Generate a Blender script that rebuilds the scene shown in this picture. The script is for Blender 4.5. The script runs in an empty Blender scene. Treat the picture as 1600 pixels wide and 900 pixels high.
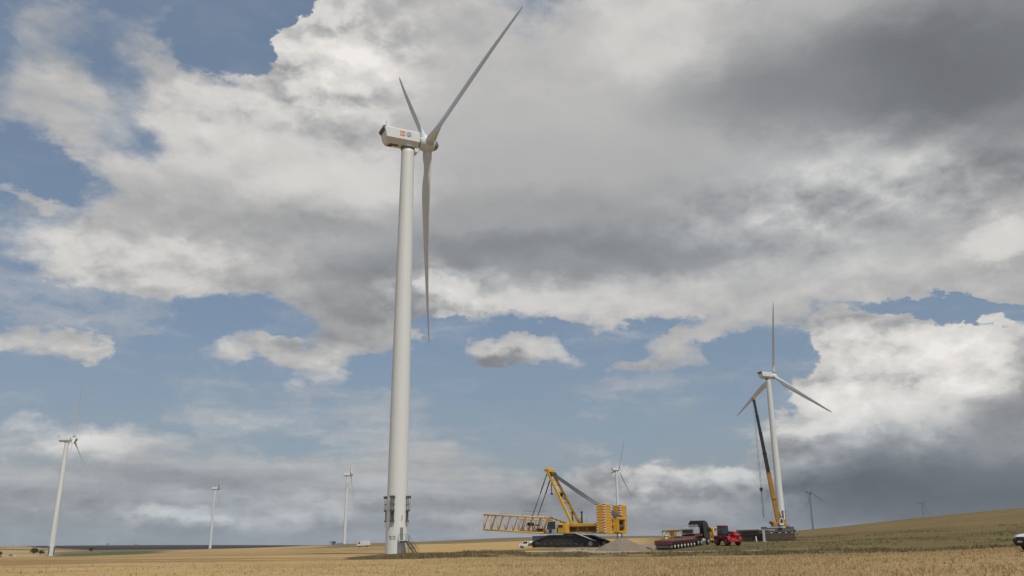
import bpy, math, random
import numpy as np
from mathutils import Vector, Matrix
random.seed(7); RNG = np.random.default_rng(7)
R = math.radians
scene = bpy.context.scene
COL = scene.collection
PI = math.pi

# ------------------------------------------------------------------ survey of the place: where the photographer stood
FPX = 1322.0; PITCH = R(16.85); ROLL = 0.0085
EYE = np.array([0.0, 0.0, 1.6])
_c, _s = math.cos(PITCH), math.sin(PITCH)
_r0 = np.array([1.0, 0, 0]); _u0 = np.array([0, -_s, _c]); _f = np.array([0, _c, _s])
_r = math.cos(ROLL)*_r0 - math.sin(ROLL)*_u0
_u = math.sin(ROLL)*_r0 + math.cos(ROLL)*_u0
def ray(px, py): return (px-800)/FPX*_r - (py-450)/FPX*_u + _f
def at(px, py, D):
    d = ray(px, py); return EYE + d*D/math.hypot(d[0], d[1])
def hor(px): return 850.4 + (800-px)*0.0085
def azel(px, py):
    d = ray(px, py); return math.degrees(math.atan2(d[0], d[1])), math.degrees(math.atan2(d[2], math.hypot(d[0], d[1])))

# ------------------------------------------------------------------ object bookkeeping
def tag(o, label=None, cat=None, group=None, kind=None):
    if label: o['label'] = label
    if cat: o['category'] = cat
    if group: o['group'] = group
    if kind: o['kind'] = kind
    return o
def empty(name, loc, rz=0.0, label=None, cat=None, group=None):
    o = bpy.data.objects.new(name, None); COL.objects.link(o)
    o.location = Vector([float(v) for v in loc]); o.rotation_euler = (0, 0, rz)
    o.empty_display_size = 0.5
    return tag(o, label, cat, group)
def copy_tree(o, parent=None):
    c = o.copy(); COL.objects.link(c)
    if parent is not None:
        c.parent = parent; c.matrix_parent_inverse = o.matrix_parent_inverse.copy()
    for ch in list(o.children): copy_tree(ch, c)
    return c

class MB:
    """collects boxes, bars, tubes and lofts and links them as ONE mesh object"""
    def __init__(s): s.v = []; s.f = []; s.sm = []
    def add(s, verts, faces, smooth=False):
        n = len(s.v); s.v += [tuple(map(float, p)) for p in verts]
        s.f += [tuple(i+n for i in f) for f in faces]; s.sm += [smooth]*len(faces); return s
    def box(s, c, d, rot=None, bev=0.0):
        x, y, z = d[0]/2, d[1]/2, d[2]/2
        if bev > 0:
            b = min(bev, x*.9, y*.9, z*.9); P = []
            for sx in (-1, 1):
                for sy in (-1, 1):
                    for sz in (-1, 1):
                        P += [(sx*(x-b), sy*(y-b), sz*z), (sx*(x-b), sy*y, sz*(z-b)), (sx*x, sy*(y-b), sz*(z-b))]
            import bmesh
            bm = bmesh.new()
            for p in P: bm.verts.new(p)
            bmesh.ops.convex_hull(bm, input=bm.verts)
            bmesh.ops.dissolve_limit(bm, angle_limit=.02, verts=bm.verts, edges=bm.edges)
            bm.verts.index_update(); V = [v.co.copy() for v in bm.verts]; F = [[v.index for v in f.verts] for f in bm.faces]; bm.free()
        else:
            V = [Vector((sx*x, sy*y, sz*z)) for sx in (-1, 1) for sy in (-1, 1) for sz in (-1, 1)]
            F = [(0, 1, 3, 2), (4, 6, 7, 5), (0, 4, 5, 1), (2, 3, 7, 6), (0, 2, 6, 4), (1, 5, 7, 3)]
        M = rot if rot is not None else Matrix.Identity(3)
        return s.add([M @ Vector(v) + Vector(c) for v in V], F)
    def tube(s, pts, r, n=8, cap=True, smooth=True):
        pts = [Vector(p) for p in pts]; rs = r if isinstance(r, (list, tuple)) else [r]*len(pts)
        V = []; prev = None
        for i, p in enumerate(pts):
            t = (pts[min(i+1, len(pts)-1)] - pts[max(i-1, 0)]).normalized()
            a = Vector((0, 0, 1)) if abs(t.z) < .95 else Vector((1, 0, 0))
            if prev is not None: a = prev
            b = t.cross(a).normalized(); a2 = b.cross(t).normalized(); prev = a2
            for k in range(n):
                w = 2*PI*(k+.5)/n; V.append(p + (a2*math.cos(w) + b*math.sin(w))*rs[i])
        F = [(i*n+k, i*n+(k+1) % n, (i+1)*n+(k+1) % n, (i+1)*n+k) for i in range(len(pts)-1) for k in range(n)]
        s.add(V, F, smooth and n > 4)
        if cap:
            m = len(s.v)-len(V)
            s.f += [tuple(m+k for k in range(n-1, -1, -1)), tuple(m+(len(pts)-1)*n+k for k in range(n))]; s.sm += [False]*2
        return s
    def bar(s, a, b, w, h=None):
        """square-section bar"""
        a, b = Vector(a), Vector(b); h = h or w
        t = (b-a); L = t.length; t.normalize()
        up = Vector((0, 0, 1)) if abs(t.z) < .97 else Vector((1, 0, 0))
        y = up.cross(t).normalized(); z = t.cross(y)
        M = Matrix((t, y, z)).transposed()
        return s.box((a+b)/2, (L, w, h), M)
    def lathe(s, prof, n=32, axis='z', c=(0, 0, 0), cap=True, smooth=True):
        V = []
        for rr, h in prof:
            for k in range(n):
                w = 2*PI*k/n; x, y = rr*math.cos(w), rr*math.sin(w)
                p = (x, y, h) if axis == 'z' else ((h, x, y) if axis == 'x' else (y, h, x))
                V.append(Vector(p) + Vector(c))
        m = len(prof)
        F = [(i*n+k, i*n+(k+1) % n, (i+1)*n+(k+1) % n, (i+1)*n+k) for i in range(m-1) for k in range(n)]
        s.add(V, F, smooth)
        if cap:
            o = len(s.v)-len(V)
            s.f += [tuple(o+k for k in range(n-1, -1, -1)), tuple(o+(m-1)*n+k for k in range(n))]; s.sm += [False]*2
        return s
    def prism(s, poly, t0, t1, axis='y', inset=0.0):
        """polygon in the x-z plane (axis y), y-z plane (axis x) or x-y plane (axis z), extruded from t0 to t1"""
        n = len(poly)
        mk = {'y': lambda p, t: (p[0], t, p[1]), 'x': lambda p, t: (t, p[0], p[1]), 'z': lambda p, t: (p[0], p[1], t)}[axis]
        if inset > 0:
            cx = sum(p[0] for p in poly)/n; cy = sum(p[1] for p in poly)/n
            def ins(p):
                dx, dy = cx-p[0], cy-p[1]; L = math.hypot(dx, dy) or 1; return (p[0]+dx/L*inset, p[1]+dy/L*inset)
            q = [ins(p) for p in poly]; d = inset if t1 > t0 else -inset
            rings = [(q, t0), (poly, t0+d), (poly, t1-d), (q, t1)]
        else: rings = [(poly, t0), (poly, t1)]
        V = [mk(p, t) for pl, t in rings for p in pl]; m = len(rings)
        F = [(i*n+k, i*n+(k+1) % n, (i+1)*n+(k+1) % n, (i+1)*n+k) for i in range(m-1) for k in range(n)]
        F += [tuple(range(n-1, -1, -1)), tuple((m-1)*n+k for k in range(n))]
        return s.add(V, F)
    def build(s, name, mat, parent=None, loc=None, fix=True):
        me = bpy.data.meshes.new(name); me.from_pydata(s.v, [], s.f)
        me.polygons.foreach_set('use_smooth', s.sm)
        me.validate()
        if fix:
            import bmesh
            bm = bmesh.new(); bm.from_mesh(me); bmesh.ops.recalc_face_normals(bm, faces=bm.faces); bm.to_mesh(me); bm.free()
        for m in (mat if isinstance(mat, (list, tuple)) else [mat]): me.materials.append(m)
        o = bpy.data.objects.new(name, me); COL.objects.link(o)
        if parent is not None: o.parent = parent
        if loc is not None: o.location = loc
        return o

def mesh_np(name, V, F, mat, smooth=False):
    """big mesh from numpy arrays; F is (n,3) or (n,4)"""
    me = bpy.data.meshes.new(name); k = F.shape[1]
    me.vertices.add(len(V)); me.vertices.foreach_set('co', np.ascontiguousarray(V, dtype=np.float32).ravel())
    me.loops.add(F.size); me.loops.foreach_set('vertex_index', np.ascontiguousarray(F, dtype=np.int32).ravel())
    me.polygons.add(len(F)); me.polygons.foreach_set('loop_start', np.arange(0, F.size, k, dtype=np.int32))
    me.polygons.foreach_set('loop_total', np.full(len(F), k, dtype=np.int32))
    me.polygons.foreach_set('use_smooth', np.full(len(F), smooth))
    me.update(calc_edges=True); me.materials.append(mat)
    o = bpy.data.objects.new(name, me); COL.objects.link(o); return o

# ------------------------------------------------------------------ materials
def lin(r, g, b):
    f = lambda c: (c/255/12.92 if c/255 <= .04045 else ((c/255+.055)/1.055)**2.4)
    return (f(r), f(g), f(b), 1)
def paint(name, col, rough=.45, metal=0.0, dirt=.25, scale=1.0, dirtcol=(.16, .13, .09), bump=0.0, spec=.5, grain=1.0):
    """weathered paint: broad fading, grime blotches and fine grain; object coordinates"""
    m = bpy.data.materials.new(name); m.use_nodes = True; nt = m.node_tree; N = nt.nodes; L = nt.links
    b = N['Principled BSDF']; tc = N.new('ShaderNodeTexCoord')
    n1 = N.new('ShaderNodeTexNoise'); n1.inputs['Scale'].default_value = .9*scale; n1.inputs['Detail'].default_value = 7; n1.inputs['Roughness'].default_value = .65
    L.new(tc.outputs['Object'], n1.inputs['Vector'])
    cr = N.new('ShaderNodeValToRGB'); cr.color_ramp.elements[0].position = .45; cr.color_ramp.elements[1].position = .8
    cr.color_ramp.elements[0].color = (0, 0, 0, 1); cr.color_ramp.elements[1].color = (dirt, dirt, dirt, 1)
    L.new(n1.outputs['Fac'], cr.inputs['Fac'])
    n2 = N.new('ShaderNodeTexNoise'); n2.inputs['Scale'].default_value = 6*scale; n2.inputs['Detail'].default_value = 4
    L.new(tc.outputs['Object'], n2.inputs['Vector'])
    hs = N.new('ShaderNodeHueSaturation'); hs.inputs['Color'].default_value = (*col[:3], 1)
    mr = N.new('ShaderNodeMapRange'); mr.inputs['To Min'].default_value = 1-.2*grain; mr.inputs['To Max'].default_value = 1+.15*grain
    L.new(n2.outputs['Fac'], mr.inputs['Value']); L.new(mr.outputs['Result'], hs.inputs['Value'])
    mx = N.new('ShaderNodeMix'); mx.data_type = 'RGBA'; mx.inputs['B'].default_value = (*dirtcol, 1)
    L.new(cr.outputs['Color'], mx.inputs['Factor']); L.new(hs.outputs['Color'], mx.inputs['A'])
    L.new(mx.outputs['Result'], b.inputs['Base Color'])
    mr2 = N.new('ShaderNodeMapRange'); mr2.inputs['To Min'].default_value = max(.05, rough-.1); mr2.inputs['To Max'].default_value = min(1, rough+.2)
    L.new(n1.outputs['Fac'], mr2.inputs['Value']); L.new(mr2.outputs['Result'], b.inputs['Roughness'])
    b.inputs['Metallic'].default_value = metal; b.inputs['Specular IOR Level'].default_value = spec
    if bump > 0:
        bp = N.new('ShaderNodeBump'); bp.inputs['Strength'].default_value = bump; bp.inputs['Distance'].default_value = .05
        L.new(n2.outputs['Fac'], bp.inputs['Height']); L.new(bp.outputs['Normal'], b.inputs['Normal'])
    return m
# ------------------------------------------------------------------ sky, sun, camera
SUN_EL, SUN_AZ = 58.0, 150.0                 # azimuth clockwise from +Y (the view axis)
SUN_DIR = Vector((math.sin(R(SUN_AZ))*math.cos(R(SUN_EL)), math.cos(R(SUN_AZ))*math.cos(R(SUN_EL)), math.sin(R(SUN_EL))))
world = bpy.data.worlds.new('World'); scene.world = world; world.use_nodes = True
world.cycles.sampling_method = 'MANUAL'; world.cycles.sample_map_resolution = 512
nt = world.node_tree; N = nt.nodes; L = nt.links; N.clear()
def node(t, **kw):
    n = N.new(t)
    for k, v in kw.items(): setattr(n, k, v)
    return n
def mth(op, a, b=None, clamp=False, c=None):
    n = N.new('ShaderNodeMath'); n.operation = op; n.use_clamp = clamp
    for i, x in enumerate((a, b, c)):
        if x is None: continue
        if isinstance(x, (int, float)): n.inputs[i].default_value = x
        else: L.new(x, n.inputs[i])
    return n.outputs[0]
def vmth(op, a, b=None, scale=None):
    n = N.new('ShaderNodeVectorMath'); n.operation = op
    for i, x in enumerate((a, b)):
        if x is None: continue
        if isinstance(x, (tuple, list)): n.inputs[i].default_value = x
        else: L.new(x, n.inputs[i])
    if scale is not None: n.inputs['Scale'].default_value = scale
    return n.outputs['Vector']
def noise(vec, scale, detail=6, rough=.55, lac=2.0, dist=0.0, color=False):
    n = N.new('ShaderNodeTexNoise'); n.inputs['Scale'].default_value = scale; n.inputs['Detail'].default_value = detail
    n.inputs['Roughness'].default_value = rough; n.inputs['Lacunarity'].default_value = lac; n.inputs['Distortion'].default_value = dist
    L.new(vec, n.inputs['Vector']); return n.outputs['Color' if color else 'Fac']
def mrange(v, a, b, c, d, smooth=True):
    n = N.new('ShaderNodeMapRange'); n.interpolation_type = 'SMOOTHSTEP' if smooth else 'LINEAR'
    for k, x in zip(('From Min', 'From Max', 'To Min', 'To Max'), (a, b, c, d)):
        if isinstance(x, (int, float)): n.inputs[k].default_value = x
        else: L.new(x, n.inputs[k])
    L.new(v, n.inputs['Value']); return n.outputs['Result']

tc = node('ShaderNodeTexCoord'); dirv = tc.outputs['Generated']
sep = node('ShaderNodeSeparateXYZ'); L.new(dirv, sep.inputs[0])
AZ = mth('MULTIPLY', mth('ARCTAN2', sep.outputs['X'], sep.outputs['Y']), 180/PI)
EL = mth('MULTIPLY', mth('ARCSINE', sep.outputs['Z']), 180/PI)
cmb = node('ShaderNodeCombineXYZ'); L.new(AZ, cmb.inputs['X']); L.new(EL, cmb.inputs['Y'])
P0 = cmb.outputs[0]                                            # the sky in degrees: azimuth, elevation
Q = vmth('MULTIPLY', dirv, (1, 1, 1.7))                        # flatter cloud texture towards the horizon
w1 = vmth('SUBTRACT', noise(Q, 5.0, 4, .5, color=True), (.5, .5, .5))
w2 = vmth('SUBTRACT', noise(Q, 17.0, 8, .64, color=True), (.5, .5, .5))
warp = vmth('ADD', vmth('MULTIPLY', w1, (6.5, 5.0, 0)), vmth('MULTIPLY', w2, (4.6, 4.0, 0)))
PW = vmth('ADD', P0, warp)                                     # ragged cloud outlines
PS = vmth('ADD', P0, vmth('MULTIPLY', warp, (.8, .8, 0)))
def blobs(vec, lst, base):
    acc = base
    for cx, cy, rx, ry, rot, amp in lst:
        a0, e0 = azel(cx, cy); a1, _ = azel(cx+30, cy); _, e1 = azel(cx, cy-30)
        m = node('ShaderNodeMapping', vector_type='TEXTURE')
        m.inputs['Location'].default_value = (a0, e0, 0); m.inputs['Rotation'].default_value = (0, 0, R(rot))
        m.inputs['Scale'].default_value = (rx*(a1-a0)/30*1.55, ry*(e1-e0)/30*1.55, 1)
        L.new(vec, m.inputs['Vector'])
        g = node('ShaderNodeTexGradient', gradient_type='SPHERICAL'); L.new(m.outputs[0], g.inputs[0])
        v = mrange(g.outputs['Fac'], 0.0, .75, 0.0, amp)
        acc = mth('ADD', v, acc)
    return acc
# cloud masses of the day: centre x, centre y, half width, half height (photo pixels, turned into sky degrees), turn, amount
SKYHAZE = (2.6, 3.5, 4.7, 1)
COVER = [
 (590, 190, 230, 170, 25, .9), (370, 300, 280, 135, 0, .8), (900, 230, 420, 280, 0, .9), (1280, 210, 420, 280, 0, .9), (1540, 150, 300, 260, 0, .9),
 (150, 400, 240, 58, 0, .75), (420, 425, 240, 50, 0, .7), (740, 425, 260, 72, 0, .7), (1060, 415, 280, 76, 0, .8), (1370, 390, 280, 100, 0, .8), (1560, 400, 150, 80, 0, .7),
 (610, 50, 160, 110, 30, .8), (500, 60, 60, 60, 0, .5), (240, 240, 150, 110, 0, .55), (560, 490, 110, 60, 0, .7),
 (100, 60, 100, 80, -10, .85), (80, 175, 115, 65, 0, .9), (245, 65, 75, 70, 0, .75), (255, 130, 85, 55, 0, .65), (30, 30, 90, 40, 0, .2),
 (30, 325, 70, 14, 0, .6), (60, 532, 110, 30, 5, 1.15), (140, 537, 34, 20, 25, .7),
 (430, 558, 125, 24, 0, .95), (490, 592, 85, 28, -15, 1.05), (580, 520, 85, 50, 0, .8),
 (825, 558, 115, 27, -4, 1.0), (750, 578, 60, 16, 10, .6),
 (1060, 545, 100, 26, 22, .75), (1140, 515, 80, 15, 5, .6), (980, 580, 40, 16, 25, .5),
 (1395, 590, 140, 100, 0, 1.1), (1520, 570, 150, 90, 0, .9), (1330, 545, 75, 48, 0, .65), (1290, 625, 90, 45, 0, .7), (1600, 610, 100, 90, 0, .8), (1460, 730, 260, 110, 0, .9),
 (1080, 740, 170, 40, 0, .8), (990, 770, 170, 40, 0, .5), (1230, 665, 80, 25, -10, .7), (1260, 700, 110, 40, 0, .7), (1170, 790, 220, 50, 0, .7),
 (935, 650, 45, 20, 10, .7), (760, 675, 120, 12, 0, .6), (920, 697, 50, 10, 0, .5), (780, 637, 60, 8, 0, .3),
 (150, 745, 330, 75, 0, .8), (480, 750, 320, 65, 0, .8), (60, 675, 190, 26, 0, .5), (640, 770, 240, 70, 0, .6), (780, 800, 220, 45, 0, .45), (60, 610, 200, 14, 5, .22), (300, 640, 260, 14, 0, .22),
 (420, 40, 110, 70, 15, -.75), (55, 285, 75, 50, 0, -.5), (170, 215, 75, 40, -10, -.75), (180, 120, 40, 60, 10, -.5), (300, 70, 50, 60, 0, -.4), (1430, 480, 150, 20, -6, -1.0), (1560, 470, 70, 16, 0, -.5), (300, 505, 160, 26, 0, -.55), (1200, 560, 70, 60, 0, -.5), (900, 610, 260, 30, 0, -.35), (800, 520, 190, 10, 0, -.75), (1000, 515, 120, 16, 15, -.5), (700, 560, 40, 40, 0, -.3), (940, 560, 30, 40, 0, -.4)]
SOFT = [(500, 80, 200, 120, 0, -.45), (1400, 560, 220, 100, 0, -.42), (690, 470, 100, 60, 0, -.3), (150, 130, 220, 150, 0, .4), (1070, 545, 150, 50, 0, .2), (300, 660, 600, 90, 0, .6), (830, 560, 130, 40, 0, .15), (840, 680, 250, 60, 0, .3)]
CRISP = [(60, 680, 140, 50, 0, .45), (60, 530, 110, 40, 0, .4), (440, 575, 150, 50, 0, .3), (520, 100, 150, 120, 0, .9), (350, 300, 280, 120, 0, -.06), (330, 170, 200, 50, 25, .3), (1410, 570, 200, 90, 0, 1.0), (1330, 310, 300, 70, 0, .4), (1080, 725, 250, 60, 0, .6), (690, 470, 110, 50, 0, .6), (300, 790, 300, 30, 0, .3), (180, 405, 250, 50, 0, .35), (90, 690, 250, 60, 0, -.05), (400, 720, 500, 70, 0, -.18), (1400, 90, 400, 150, 0, -.28), (1450, 770, 250, 90, 0, -.28), (850, 330, 350, 130, 0, -.2), (900, 150, 250, 120, 0, -.15)]
BRIGHT = [
 (330, 300, 330, 150, 0, .05), (380, 240, 120, 40, 15, .08), (300, 345, 200, 30, 0, -.07), (500, 340, 120, 40, 0, -.06),  (510, 75, 75, 90, 0, .22), (620, 70, 90, 70, 0, .12), (590, 180, 120, 90, 0, .06), (330, 190, 190, 55, 20, .10), (190, 400, 220, 30, 0, .14), (560, 290, 110, 50, 0, .18), (420, 290, 60, 25, 0, .12),
 (300, 310, 230, 50, 0, -.02), (420, 360, 200, 30, 0, -.04), (690, 455, 50, 30, 0, .32), (830, 478, 230, 22, 0, .12),
 (1020, 50, 110, 80, 0, .14), (850, 100, 200, 150, 0, .04), (1380, 120, 340, 90, -6, -.27), (1560, 60, 260, 150, 0, -.18), (1590, 240, 150, 60, 15, -.20), (1130, 150, 160, 60, -10, -.05),
 (820, 350, 300, 50, 3, -.12), (830, 408, 240, 36, 0, -.20), (560, 455, 150, 50, 0, -.22), (560, 520, 90, 30, 0, -.12), (1060, 385, 160, 36, -8, -.10), (1240, 350, 190, 45, 0, -.05),
 (1330, 262, 130, 45, 0, .10), (1560, 375, 60, 28, 0, .28), (1450, 290, 60, 40, 0, .08), (1130, 450, 280, 34, 0, .08), (930, 270, 260, 60, 0, -.04),
 (110, 60, 110, 70, 0, -.04), (60, 180, 100, 50, 0, -.02), (500, 595, 70, 24, -15, .10), (440, 560, 110, 22, 0, .02), (60, 530, 90, 20, 0, .04),
 (860, 550, 90, 18, 0, .14), (775, 572, 60, 15, 0, -.3), (1060, 545, 120, 30, 20, -.02),
 (1400, 600, 150, 85, 0, .26), (1530, 560, 110, 60, 0, .20), (1480, 640, 150, 40, 0, .10), (1300, 560, 60, 60, 0, .10), (1340, 620, 80, 35, 0, .08), (1490, 775, 300, 70, 0, -.30), (1590, 640, 80, 36, 20, -.34), (1600, 560, 40, 30, 0, -.2), (1350, 740, 130, 50, 0, -.08),
 (1080, 735, 140, 24, 0, .20), (1240, 668, 70, 16, 0, .26), (1120, 800, 180, 30, 0, .04), (60, 670, 120, 40, 0, .12), (400, 680, 400, 30, 0, .08), (350, 760, 500, 60, 0, .05), (650, 740, 200, 60, 0, .05), (320, 735, 400, 26, 0, -.03), (120, 690, 60, 26, 0, .06), (270, 790, 90, 16, 8, .24), (460, 800, 80, 16, 0, .14), (420, 770, 50, 16, 0, .1), (720, 812, 80, 12, 0, .08), (800, 640, 250, 120, 0, -.03)]
BLUE = [(150, 800, 420, 110, 0, .45), (1400, 780, 350, 120, 0, .6), (830, 400, 300, 60, 0, .25), (1250, 330, 250, 110, 0, .2), (620, 800, 400, 80, 0, .25), (1450, 130, 300, 100, 0, .1)]

def billow(vec, scale):
    n = N.new('ShaderNodeTexVoronoi'); n.feature = 'F1'; n.normalize = True
    n.inputs['Scale'].default_value = scale; n.inputs['Detail'].default_value = 2.5; n.inputs['Roughness'].default_value = .5; n.inputs['Lacunarity'].default_value = 2.3
    L.new(vec, n.inputs['Vector']); return mth('SUBTRACT', 1.0, n.outputs['Distance'])
crisp = blobs(PS, CRISP, .27)
QB = vmth('ADD', Q, vmth('MULTIPLY', w2, (.06, .06, .05)))
bil = billow(QB, 13.0)
brel = mth('SUBTRACT', bil, billow(vmth('ADD', QB, (.006, -.008, .026)), 13.0))
cover = blobs(PW, COVER, -0.42)
cover = mth('ADD', cover, mth('MULTIPLY', mth('MULTIPLY', mth('SUBTRACT', bil, .62), 1.1), crisp))
fb = noise(Q, 9.0, 9, .56)
fbb = mth('SUBTRACT', fb, .5)
cover = mth('ADD', cover, mth('MULTIPLY', fbb, 1.25))
hz = mrange(EL, 0.0, 7.0, .5, 0.0)                             # low stratus closing in on the horizon
fb3 = mth('SUBTRACT', noise(Q, 38.0, 6, .62), .5)
cover = mth('ADD', cover, mth('MULTIPLY', fb3, .45))
cover = mth('ADD', cover, hz)
lowm = mth('MULTIPLY', mrange(EL, 3.0, 17.0, 1.0, 0.0), blobs(P0, [(1500, 760, 300, 130, 0, -.85), (1420, 600, 200, 100, 0, -.5)], 1.0))
QL = vmth('ADD', vmth('MULTIPLY', dirv, (1, 1, 6.5)), vmth('MULTIPLY', w2, (.10, .10, .10)))
lay = mth('SUBTRACT', noise(QL, 6.0, 7, .55), .5)
lay2 = mth('SUBTRACT', lay, mth('SUBTRACT', noise(vmth('ADD', QL, (.0, .0, .09)), 6.0, 7, .55), .5))
cover = mth('ADD', cover, mth('MULTIPLY', mth('MULTIPLY', lay, lowm), 1.7))
back = mrange(mth('ABSOLUTE', AZ), 38.0, 60.0, 0.0, .45)        # broken cloud all round, behind the camera too
cover = mth('ADD', cover, back)
soft = blobs(P0, SOFT, .62)                                    # how ragged or soft each cloud's edge is
alpha = mrange(cover, 0.0, soft, 0.0, 1.0)
# thin shreds of vapour drifting through the blue
QT = vmth('ADD', vmth('MULTIPLY', dirv, (1, 1, 3.6)), vmth('MULTIPLY', w2, (.12, .12, .12)))
thin = mth('MULTIPLY', mrange(noise(QT, 5.5, 8, .6), .47, .74, 0.0, .62), mrange(EL, 21.0, 13.0, 0.15, 1.0))
alpha = mth('MAXIMUM', alpha, thin)
# brightness of the cloud itself
rel1 = mth('SUBTRACT', fb, noise(vmth('ADD', Q, (.012, -.01, .05)), 9.0, 9, .56))
fbf = noise(Q, 24.0, 7, .6)
rel2 = mth('SUBTRACT', fbf, noise(vmth('ADD', Q, (.006, -.005, .018)), 24.0, 7, .6))
relief = mth('MULTIPLY', mth('ADD', mth('ADD', mth('MULTIPLY', rel1, .5), mth('MULTIPLY', rel2, .35)), mth('MULTIPLY', brel, 1.5)), crisp)
bright = blobs(PS, BRIGHT, .62)
bright = mth('ADD', bright, relief)
bright = mth('ADD', bright, mth('MULTIPLY', mrange(cover, .0, .7, 1.0, 0.0), .05))
bright = mth('ADD', bright, mth('MULTIPLY', mth('ADD', mth('MULTIPLY', lay2, .34), mth('MULTIPLY', lay, .22)), lowm))
lowd = mrange(EL, 0.0, 9.0, -.2, 0.0)
bright = mth('ADD', bright, lowd)
# sunlit tops level off instead of burning out
bright = mth('SUBTRACT', bright, mth('MULTIPLY', mth('MAXIMUM', mth('SUBTRACT', bright, .78), 0.0), .5))
ramp = node('ShaderNodeValToRGB'); cr = ramp.color_ramp
for i, (p, c) in enumerate([(0, (86, 87, 92)), (.22, (119, 121, 125)), (.45, (152, 153, 155)), (.68, (188, 187, 186)), (.86, (218, 215, 211)), (1.0, (238, 235, 231))]):
    e = cr.elements[i] if i < 2 else cr.elements.new(p)
    e.position = p; e.color = lin(*c)
L.new(bright, ramp.inputs['Fac'])
# bluish cast of cloud that stands in distant air
tint = node('ShaderNodeMix', data_type='RGBA', blend_type='MULTIPLY'); tint.inputs['B'].default_value = (.86, .97, 1.05, 1)
L.new(blobs(P0, BLUE, .0), tint.inputs['Factor']); L.new(ramp.outputs['Color'], tint.inputs['A'])
bgc = node('ShaderNodeBackground'); L.new(tint.outputs['Result'], bgc.inputs['Color']); bgc.inputs['Strength'].default_value = 1.0
sky = node('ShaderNodeTexSky', sky_type='NISHITA'); sky.sun_disc = False
sky.sun_elevation = R(SUN_EL); sky.sun_rotation = R(SUN_AZ); sky.air_density = 1.0; sky.dust_density = 1.5; sky.ozone_density = 1.2
haz = node('ShaderNodeMix', data_type='RGBA'); haz.inputs['B'].default_value = SKYHAZE
haz.inputs['Factor'].default_value = .5
L.new(sky.outputs[0], haz.inputs['A'])
veil = node('ShaderNodeMix', data_type='RGBA'); veil.inputs['B'].default_value = (3.55, 3.95, 4.25, 1)
vf = mth('MULTIPLY', mrange(EL, 0.0, 17.0, .7, 0.0), mth('ADD', .75, mth('MULTIPLY', lay, 1.6)), True)
L.new(vf, veil.inputs['Factor']); L.new(haz.outputs['Result'], veil.inputs['A'])
bgs = node('ShaderNodeBackground'); L.new(veil.outputs['Result'], bgs.inputs['Color']); bgs.inputs['Strength'].default_value = .085
mix = node('ShaderNodeMixShader'); L.new(alpha, mix.inputs[0]); L.new(bgs.outputs[0], mix.inputs[1]); L.new(bgc.outputs[0], mix.inputs[2])
out = node('ShaderNodeOutputWorld'); L.new(mix.outputs[0], out.inputs[0])

sl = bpy.data.lights.new('sun', 'SUN'); sl.energy = 3.0; sl.angle = R(.6); sl.color = (1, .965, .88)
so = bpy.data.objects.new('sun', sl); COL.objects.link(so); so.rotation_euler = SUN_DIR.to_track_quat('Z', 'Y').to_euler(); so.location = (0, -30, 120)

cam = bpy.data.cameras.new('camera'); co = bpy.data.objects.new('camera', cam); COL.objects.link(co)
cam.sensor_fit = 'HORIZONTAL'; cam.sensor_width = 36; cam.lens = FPX/1600*36; cam.clip_start = .2; cam.clip_end = 60000
M = Matrix(((_r[0], _u[0], -_f[0], 0), (_r[1], _u[1], -_f[1], 0), (_r[2], _u[2], -_f[2], 1.6), (0, 0, 0, 1)))
co.matrix_world = M; scene.camera = co
vs = scene.view_settings; vs.view_transform = 'Standard'; vs.look = 'None'; vs.exposure = 0; vs.gamma = 1; vs.use_curve_mapping = False
scene.cycles.max_bounces = 6; scene.cycles.use_denoising = True
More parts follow.
